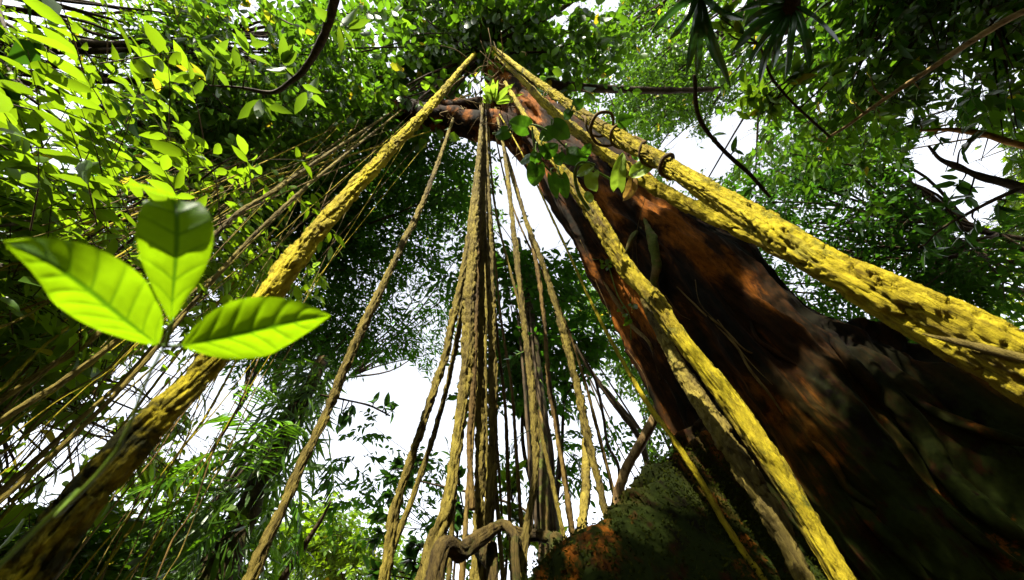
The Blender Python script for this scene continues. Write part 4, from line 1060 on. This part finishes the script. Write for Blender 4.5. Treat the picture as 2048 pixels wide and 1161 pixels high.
base = at_h(505, 1000, 4.6)
PALM = thing('climbing_palm', 'bushy climbing palm with feather fronds at the lower left, beside the sky gap', 'palm', (float(base[0]), float(base[1]), 0))
bx, by = float(base[0]), float(base[1])
tube('stem', [np.array([bx, by, -0.05]), np.array([bx + .05, by, 1.6]), np.array([bx - 0.05, by + .05, 3.2]), np.array([bx, by, 5.2])], [0.16, 0.14, 0.12, 0.08], MAT['palm_trunk'], PALM, 70, 14, lump(0.3, 5), 9)
FR = [([(440, 965), (400, 955), (340, 958), (275, 985)], 52, 15), ([(452, 990), (410, 985), (360, 1010), (330, 1060)], 44, 14), ([(560, 960), (585, 1000), (602, 1060), (575, 1130)], 42, 18),
      ([(520, 880), (500, 850), (460, 830), (420, 840)], 40, 13), ([(530, 900), (560, 860), (590, 850), (620, 870)], 36, 12), ([(470, 900), (430, 905), (390, 930), (360, 960)], 40, 12),
      ([(500, 1040), (450, 1050), (400, 1090), (370, 1150)], 44, 14), ([(545, 1050), (580, 1085), (600, 1130), (600, 1170)], 34, 12), ([(480, 820), (500, 790), (530, 780), (560, 800)], 34, 12),
      ([(500, 960), (520, 930), (540, 900), (545, 850)], 36, 12)]
for k, (pix, ln, nl) in enumerate(FR):
    pix_frond(PALM, pix, (4.6, 3.9 + 0.12 * (k % 4)), ln * 1.25, nl, 300 + k, single=k < 7)
# old hanging leaves and fibre along the stem
rng = np.random.default_rng(55)
n = 1700
zz = rng.uniform(0.9, 5.0, n); aa = rng.uniform(0, 2 * np.pi, n); rr = rng.uniform(0.08, 0.5, n) * np.interp(zz, [0.9, 3, 5], [1.1, 1.0, 0.6])
P = np.stack([bx + rr * np.cos(aa), by + rr * np.sin(aa), zz], 1)
A = nrm(np.stack([np.cos(aa) * .5, np.sin(aa) * .5, -np.ones(n) * 1.0], 1) + rng.normal(size=(n, 3)) * 0.5)
N = nrm(rng.normal(size=(n, 3))); N = nrm(N - A * (N * A).sum(1, keepdims=True))
L = rng.uniform(0.15, 0.45, n)
b = Bag(); V, Fc, nv = leaf_batch(P, A, N, L, L * 0.12, True); b.add(V, Fc, 0, np.repeat(rng.random(n) * 0.9, nv))
o = link('old_leaves', b.mesh('old_leaves', [MAT['leaf_mid']]), PALM); o['kind'] = 'stuff'

base2 = at_h(1090, 1000, 4.7); bx, by = float(base2[0]), float(base2[1])
PT = thing('palm', 'dark upright palm stem behind the lone tan vine, wrapped in climbers', 'palm', (bx, by, 0))
tp = at_h(1058, 640, 4.6); 
tube('stem', [np.array([bx + 0.03, by, -0.05]), at_h(1094, 1040, 4.7), at_h(1082, 900, 4.7), at_h(1068, 760, 4.65), tp, at_h(1035, 480, 4.5)], [0.17, 0.155, 0.15, 0.14, 0.12, 0.08], MAT['palm_trunk'], PT, 90, 20, lump(0.12, 5), 19)
for k, (x0, x1, w) in enumerate(((1066, 1060, 0.022), (1074, 1072, 0.018), (1112, 1085, 0.016), (1104, 1078, 0.02))):
    tube('climbing_stem', [at_h(x0 - 2, 1060, 4.5), at_h(x0 - 4, 980, 4.48), at_h(x0 - 10 + 4 * (k % 2), 880, 4.48), at_h(x1 - 14, 740, 4.45), at_h(x1 - 26, 620, 4.4)], [w] * 5, MAT['branch'], PT, 50, 7, lump(0.2, 6), k)
for k, (pix, ln, nl) in enumerate([([(1112, 900), (1140, 905), (1160, 930), (1160, 975)], 26, 12), ([(1080, 760), (1110, 800), (1150, 830), (1165, 860)], 24, 10), ([(1060, 860), (1030, 880), (1010, 915), (1005, 950)], 24, 10), ([(1115, 960), (1140, 980), (1150, 1000)], 22, 9), ([(1055, 700), (1020, 720), (1000, 770)], 26, 10)]):
    pix_frond(PT, pix, (4.7, 4.5), ln, nl, 340 + k, single=False, mat='frond_dark')

# drooping dark frond hanging in the sky gap, on a thin stalk
HF = thing('hanging_frond', 'dark blue-green palm frond drooping in the bright sky gap', 'palm frond', tuple(at(600, 1150, 4.4)))
pix_frond(HF, [(660, 905), (664, 940), (668, 975), (662, 1005)], (4.2, 4.2), 38, 11, 360, single=False, mat='frond_dark', droop=0.1)
tube('stalk', [at(565, 1160, 4.5), at(610, 1090, 4.35), at(645, 1035, 4.25), at(662, 1003, 4.2)], [0.035, 0.025, 0.015, 0.008], MAT['branch'], HF, 30, 8, lump(0.2, 8), 3)

# strap-leaved screw palm hanging from the top right
SP = thing('screw_palm', 'dark strap-leaved screw palm hanging from the top edge, right of the fork', 'palm', tuple(at(1560, -60, 3.4)))
tube('stem', [at(1700, -260, 3.4), at(1620, -100, 3.3), at(1572, 0, 3.2), at(1590, 60, 3.2)], [0.1, 0.09, 0.08, 0.05], MAT['branch'], SP, 30, 10, lump(0.3, 6), 4)
tube('stem', [at(1500, -240, 3.4), at(1430, -120, 3.2), at(1398, -20, 3.1)], [0.08, 0.07, 0.05], MAT['branch'], SP, 30, 10, lump(0.3, 6), 5)
for k, (a, m_, b, w) in enumerate([((1398, -10), (1388, 60), (1372, 150), 17), ((1400, -8), (1396, 70), (1392, 158), 18), ((1394, -12), (1370, 40), (1338, 80), 15), ((1396, -10), (1350, 20), (1300, 70), 14), ((1402, -10), (1412, 60), (1440, 140), 15),
                                   ((1576, 10), (1520, 30), (1486, 58), 16), ((1576, 14), (1510, 56), (1462, 108), 17), ((1578, 18), (1530, 80), (1500, 130), 17), ((1580, 20), (1556, 80), (1544, 140), 15), ((1586, 22), (1578, 90), (1570, 160), 15), ((1590, 20), (1610, 80), (1618, 140), 14),
                                   ((1574, 8), (1530, 6), (1478, 22), 14), ((1580, 18), (1536, 100), (1518, 170), 13), ((1404, -12), (1440, 20), (1490, 40), 13), ((1590, 14), (1630, 40), (1680, 90), 13), ((1398, -6), (1420, 70), (1462, 180), 14)]):
    pts = [at(*a, 3.15), at(*m_, 3.0), at(*b, 3.1 + 0.04 * (k % 5))]
    leaf_path('leaf', pts, w * depth_of(pts[1]) / F, nrm(ray(*m_) + RNG.normal(size=3) * 0.3), 'frond_dark', SP, 'strap', 0.5, 18, 7, 3, 0.0)

# ------------------------------------------------------------------ loose branches and leafy sprays
def bough(label, pix, d, mat, leaves=(), group='bare boughs among the leaves', name='bough', leafmat='leaf_one_dark', leaf_px=26, aspect=0.36, cat='branch', seed=0):
    """pix: (px, py, width); leaves: (px, py, how many) sprays carried by the bough"""
    rng = np.random.default_rng(500 + seed)
    dd = np.linspace(d[0], d[1], len(pix))
    pts = [at(px, py, k) for (px, py, w), k in zip(pix, dd)]
    T = thing(name, label, cat, tuple(pts[0]), group)
    tube('stem', pts, [0.5 * w * depth_of(p) / F for p, (_, _, w) in zip(pts, pix)], MAT[mat], T, 60, 9, lump(0.2, 9), seed)
    V1, F1, _ = leaf_batch(np.zeros((1, 3)), np.array([[1.0, 0, 0]]), np.array([[0, 0, 1.0]]), np.array([1.0]), np.array([aspect]), fold=0.3, curl=0.2)
    me = mesh_from('leaf', V1, F1, MAT[leafmat])
    C = spline(pts, 80)
    qs, _w = project(C)
    for lx, ly, nl in leaves:
        i = int(np.argmin((qs[:, 0] - lx) ** 2 + (qs[:, 1] - ly) ** 2))
        dist = np.linalg.norm(C[i] - CAM)
        e = at(lx, ly, dist)
        if np.linalg.norm(e - C[i]) > 0.03:
            tube('twig', [C[i], (C[i] + e) / 2 + rng.normal(size=3) * 0.03, e], [0.008, 0.006, 0.003], MAT[mat], T, 10, 5)
        ax = nrm(e - C[i]) if np.linalg.norm(e - C[i]) > 0.03 else nrm(C[min(i + 1, 79)] - C[i - 1])
        for j in range(nl * (2 if cat == 'sapling' else 1)):
            A = ax * rng.uniform(0.1, 1.1) + nrm(rng.normal(size=3)) * 0.9; A[2] -= 0.2
            f = rng.uniform(0.35, 1.0)
            put_leaf(me, T, C[i] + (e - C[i]) * f, A, nrm(np.array([0, 0, 1.0]) + rng.normal(size=3) * 0.4), leaf_px * rng.uniform(0.75, 1.25) * depth_of(e) / F, 'leaf')
    return T

bough('pale bare bough slanting down from the right edge', [(2100, 0, 14), (2010, 42, 13), (1920, 98, 11), (1850, 145, 9), (1760, 205, 8), (1690, 255, 6), (1655, 275, 4)], (4.6, 5.0), 'pale', [(1740, 150, 5), (1700, 190, 6), (1620, 270, 5), (1760, 240, 5), (1840, 180, 4)], leafmat='leaf_one', seed=1)
bough('sunlit orange bough at the right edge over the sky', [(2100, 306, 12), (2020, 285, 12), (1960, 268, 11), (1900, 260, 8), (1840, 262, 4)], (6, 6.2), 'orange', [(1840, 250, 6), (1880, 285, 4)], seed=2)
bough('dark forked bough crossing the open sky at the right edge', [(2110, 395, 20), (2030, 372, 18), (1965, 355, 14), (1910, 332, 11), (1880, 318, 7), (1856, 292, 4)], (5.5, 5.6), 'branch', [(1905, 385, 8), (1925, 410, 7), (1935, 285, 5), (1890, 345, 1)], leaf_px=34, seed=3)
bough('dark branch with drooping pointed leaves near the right edge', [(2110, 350, 8), (2010, 390, 8), (1940, 425, 7), (1880, 460, 5), (1850, 490, 3)], (5.0, 5.2), 'branch', [(1890, 400, 7), (1910, 440, 6), (1870, 470, 7), (1930, 470, 6), (1960, 450, 6), (1850, 500, 6), (2000, 420, 6)], leaf_px=38, aspect=0.26, seed=4)
bough('dark curved bough running down from the screw palm', [(1390, 150, 8), (1392, 210, 8), (1408, 255, 8), (1450, 305, 8), (1500, 350, 8), (1540, 395, 6)], (4.6, 5), 'branch', [(1470, 300, 3), (1424, 272, 2), (1500, 380, 4)], seed=5)
bough('black bough bending through the leaves at the top left', [(680, -40, 20), (664, 20, 18), (645, 78, 15), (610, 138, 12), (580, 165, 10), (543, 186, 8), (480, 176, 5), (420, 172, 3)], (5.5, 6.2), 'branch', [(430, 110, 8), (470, 130, 8), (500, 90, 7), (400, 150, 6), (560, 120, 6), (620, 190, 5), (520, 210, 6), (700, 60, 6)], leafmat='leaf_one', leaf_px=48, seed=6)
bough('dark drooping twig behind the upright foreground leaf', [(90, 350, 4), (140, 400, 6), (190, 436, 7), (260, 440, 7), (310, 425, 6)], (5.2, 5.2), 'branch', [(60, 340, 6), (40, 400, 6), (80, 420, 6), (110, 360, 6), (60, 470, 5)], leafmat='leaf_one_dark', leaf_px=44, seed=7)
bough('sapling with bright lance leaves left of the upper right shade', [(1660, 275, 5), (1610, 230, 5), (1570, 190, 5), (1540, 150, 5), (1520, 90, 4)], (4.2, 3.9), 'branch', [(1600, 150, 6), (1590, 145, 5), (1520, 200, 7), (1540, 215, 6), (1480, 200, 5), (1640, 130, 4), (1500, 240, 5), (1430, 30, 5), (1440, 50, 4), (1700, 110, 5)], leafmat='leaf_one', leaf_px=36, seed=8, cat='sapling', name='sapling')
bough('small leafy sapling in the sky gap between tan vines', [(770, 1170, 5), (785, 1060, 5), (800, 980, 5), (830, 930, 4), (855, 915, 3)], (5.5, 5.5), 'branch', [(760, 1030, 8), (775, 990, 8), (770, 950, 7), (790, 930, 6), (830, 930, 7), (850, 935, 7), (820, 960, 6), (755, 1065, 7), (740, 1080, 5), (800, 1040, 6)], leafmat='leaf_one_dark', leaf_px=22, aspect=0.55, seed=9, cat='sapling', name='sapling')
bough('round-leaved sapling right of the stoutest tan vine', [(905, 1180, 5), (912, 1100, 5), (918, 1040, 5), (925, 1010, 3)], (4.6, 4.6), 'branch', [(915, 1010, 8), (930, 1025, 8), (920, 1050, 7), (905, 1040, 6), (895, 890, 7), (912, 905, 6)], leafmat='leaf_one_dark', leaf_px=22, aspect=0.55, seed=10, cat='sapling', name='sapling')
bough('leafy sapling growing behind the arching root', [(1010, 1170, 6), (1015, 1090, 5), (1018, 1040, 5), (1025, 1010, 3)], (4.2, 4.2), 'branch', [(1015, 1030, 9), (1030, 1020, 9), (1040, 1040, 8), (1005, 1050, 6), (1010, 1100, 9), (1000, 1120, 8), (1025, 950, 6), (1035, 940, 6), (1015, 960, 5), (1110, 1080, 6), (1130, 1075, 5)], leafmat='leaf_one', leaf_px=26, aspect=0.45, seed=11, cat='sapling', name='sapling')
bough('dark bottom sapling between the stout and outermost vines', [(820, 1190, 5), (830, 1120, 5), (845, 1085, 3)], (4.8, 4.8), 'branch', [(830, 1090, 9), (850, 1100, 8), (820, 1120, 8), (840, 1130, 8), (730, 1140, 7), (750, 1150, 7)], leafmat='leaf_one_dark', leaf_px=26, aspect=0.5, seed=12, cat='sapling', name='sapling')
bough('leafy sprig dangling at the top of the sky gap', [(640, 790, 4), (690, 800, 4), (740, 812, 4), (780, 832, 3)], (5.2, 5.2), 'branch', [(770, 812, 5), (785, 822, 5), (750, 800, 4), (690, 840, 6), (700, 820, 6), (676, 850, 5)], leafmat='leaf_one_dark', leaf_px=26, aspect=0.45, seed=13)
bough('thin bare twig across the sky behind the vines', [(830, 960, 3), (880, 972, 4), (960, 990, 5), (1030, 1010, 5), (1062, 1030, 5)], (4.9, 4.9), 'branch', [], seed=14)
bough('thick dark forked bough leaning behind the trunk', [(1300, 960, 13), (1280, 880, 12), (1230, 810, 10), (1180, 740, 8), (1150, 690, 5)], (5.5, 6), 'branch', [(1210, 760, 4)], seed=15)
bough('crooked dark liana beside the buttress', [(1238, 990, 6), (1236, 930, 6), (1215, 890, 6), (1206, 830, 6), (1190, 760, 5), (1160, 700, 3)], (5.0, 5.4), 'branch', [], seed=16)
bough('tan bare limb rising from behind the mossy buttress', [(1222, 1060, 22), (1236, 990, 20), (1256, 930, 19), (1285, 880, 20), (1310, 830, 18), (1326, 770, 14), (1330, 700, 10)], (4.1, 4.6), 'pale', [], seed=17)

# creeper leaves on the trunk's left side
CT = thing('trunk_creeper', 'small bright creeper leaves climbing the left edge of the trunk', 'creeper', tuple(at(1260, 640, 2.6)))
VL, FLc, _ = leaf_batch(np.zeros((1, 3)), np.array([[1.0, 0, 0]]), np.array([[0, 0, 1.0]]), np.array([1.0]), np.array([0.6]))
meL = mesh_from('leaf', VL, FLc, MAT['leaf_one'])
cpts = [on_trunk(px, py, 0.05) for px, py in ((1215, 525), (1235, 590), (1258, 630), (1262, 680))]
tube('stem', cpts, [0.006] * 4, MAT['stem'], CT, 30, 5)
for k in range(34):
    cx, cy = ((1215, 522), (1258, 632), (1264, 618), (1215, 530))[k % 4]
    p = on_trunk(cx + RNG.normal() * 12, cy + RNG.normal() * 12, 0.06)
    put_leaf(meL, CT, p, RNG.normal(size=3), nrm(-ray(cx, cy) + RNG.normal(size=3) * 0.5), RNG.uniform(0.05, 0.09), 'leaf')
for k, (a, b) in enumerate([((1265, 480), (1268, 640)), ((1290, 395), (1278, 560)), ((1435, 640), (1545, 770)), ((1390, 560), (1450, 660)), ((1190, 560), (1215, 700)), ((1255, 700), (1300, 800)), ((1160, 480), (1190, 640)), ((1330, 590), (1380, 640))]):
    p, q = on_trunk(*a, 0.12), on_trunk(*b, 0.1)
    tag(tube('dangling_rootlet', [p, (p + q) / 2 + RNG.normal(size=3) * 0.04 + nrm(CAM - p) * 0.05, q], [0.0035, 0.003, 0.002], MAT['vine_brown'], None, 24, 5), 'hair-thin pale rootlet dangling in front of the dark trunk', 'rootlet', 'thin rootlets on the trunk')

# ------------------------------------------------------------------ unseen jungle round the clearing, added to block sky light
def surrounding():
    rng = np.random.default_rng(900)
    e1 = nrm(np.cross(SUN, [0, 0, 1.0])); e2 = np.cross(SUN, e1)
    cl = []
    for k in range(900):
        a = rng.uniform(92, 272); h = rng.uniform(4.5, 13); z = rng.uniform(0.6, 15)
        el = math.degrees(math.atan2(z, h))
        if (150 < a < 250 and el > 34) or el > 56:          # open towards the sun and overhead
            continue
        cl.append((np.array([h * math.sin(rad(a)), h * math.cos(rad(a)), z]), rng.uniform(0.9, 1.5)))
    q, w = project(np.array([c for c, r in cl]))
    cl = [x for x, qq, ww in zip(cl, q, w) if not (ww > 0 and -150 < qq[0] < 2200 and -130 < qq[1] < 1300)]
    SHAFT.append((LEFT_OPEN, 0.8))
    o, n = make_crown('added_forest', cl, rng, [MAT['leaf_dark'], MAT['branch']], None, per=7.5, leaf=0.58, aspect=0.42, nleaf=8, small=True, gaps=False, sunny=True, tw=0.7, pad=0.2)
    o['label'] = 'dense jungle foliage surrounding the clearing, unseen, added to block sky light'; o['category'] = 'foliage'
    SHAFT.pop()
    # an unseen tree, added: leaf clumps set in the sun's path to shade the trunk
    cl = []
    bay = [on_trunk(px, py) for px in range(1130, 2060, 50) for py in range(370, 1170, 50) if px > 1130 + (py - 500) * 0.55 and px < 1290 + (py - 370) * 1.5] + [on_trunk(px, py) for px in range(1080, 1420, 45) for py in range(920, 1170, 45) if px > 1900 - py * 0.72]
    for p in bay:
        cl.append((p + SUN * rng.uniform(5.0, 6.2), rng.uniform(0.28, 0.4)))
    for p in (at(80, 1120, 0.9), at(160, 1010, 0.95), at(230, 920, 1.0)):  # further clumps added to shade the foot of the thick left vine
        cl.append((p + SUN * rng.uniform(6, 7), 0.35))
    q, w = project(np.array([c for c, r in cl]))
    cl = [x for x, qq, ww in zip(cl, q, w) if not (ww > 0 and -60 < qq[0] < 2110 and -60 < qq[1] < 1300)]
    g = np.mean([c for c, r in cl], 0); top = g + np.array([2.8, -2.0, 0.6])
    T = thing('tree', 'unseen tree behind the viewer, added to shade the trunk', 'tree', (float(top[0]), float(top[1]), 0), 'trees of the surrounding jungle')
    make_crown('crown', cl, rng, [MAT['leaf_dark'], MAT['branch']], T, per=270, leaf=0.16, aspect=0.45, nleaf=9, small=True, gaps=False, sunny=True, tw=0.8, pad=-0.06, share=1.0)
    cc = np.array([c for c, r in cl])
    tube('trunk', [top * [1, 1, 0] - [0, 0, 0.1], top * [1, 1, 0.5] + [0.1, 0.1, 0], top + [0, 0, 0.2]], [0.3, 0.25, 0.18], MAT['branch'], T, 30, 12)
    for c in cc[::20]:
        tube('branch', [top, (top + c) / 2 + [0, 0, 0.6], c], [0.03, 0.012, 0.005], MAT['branch'], T, 10, 6)
    return o
surrounding()
print('triangles', sum(len(me.loops) - 2 * len(me.polygons) for me in bpy.data.meshes))
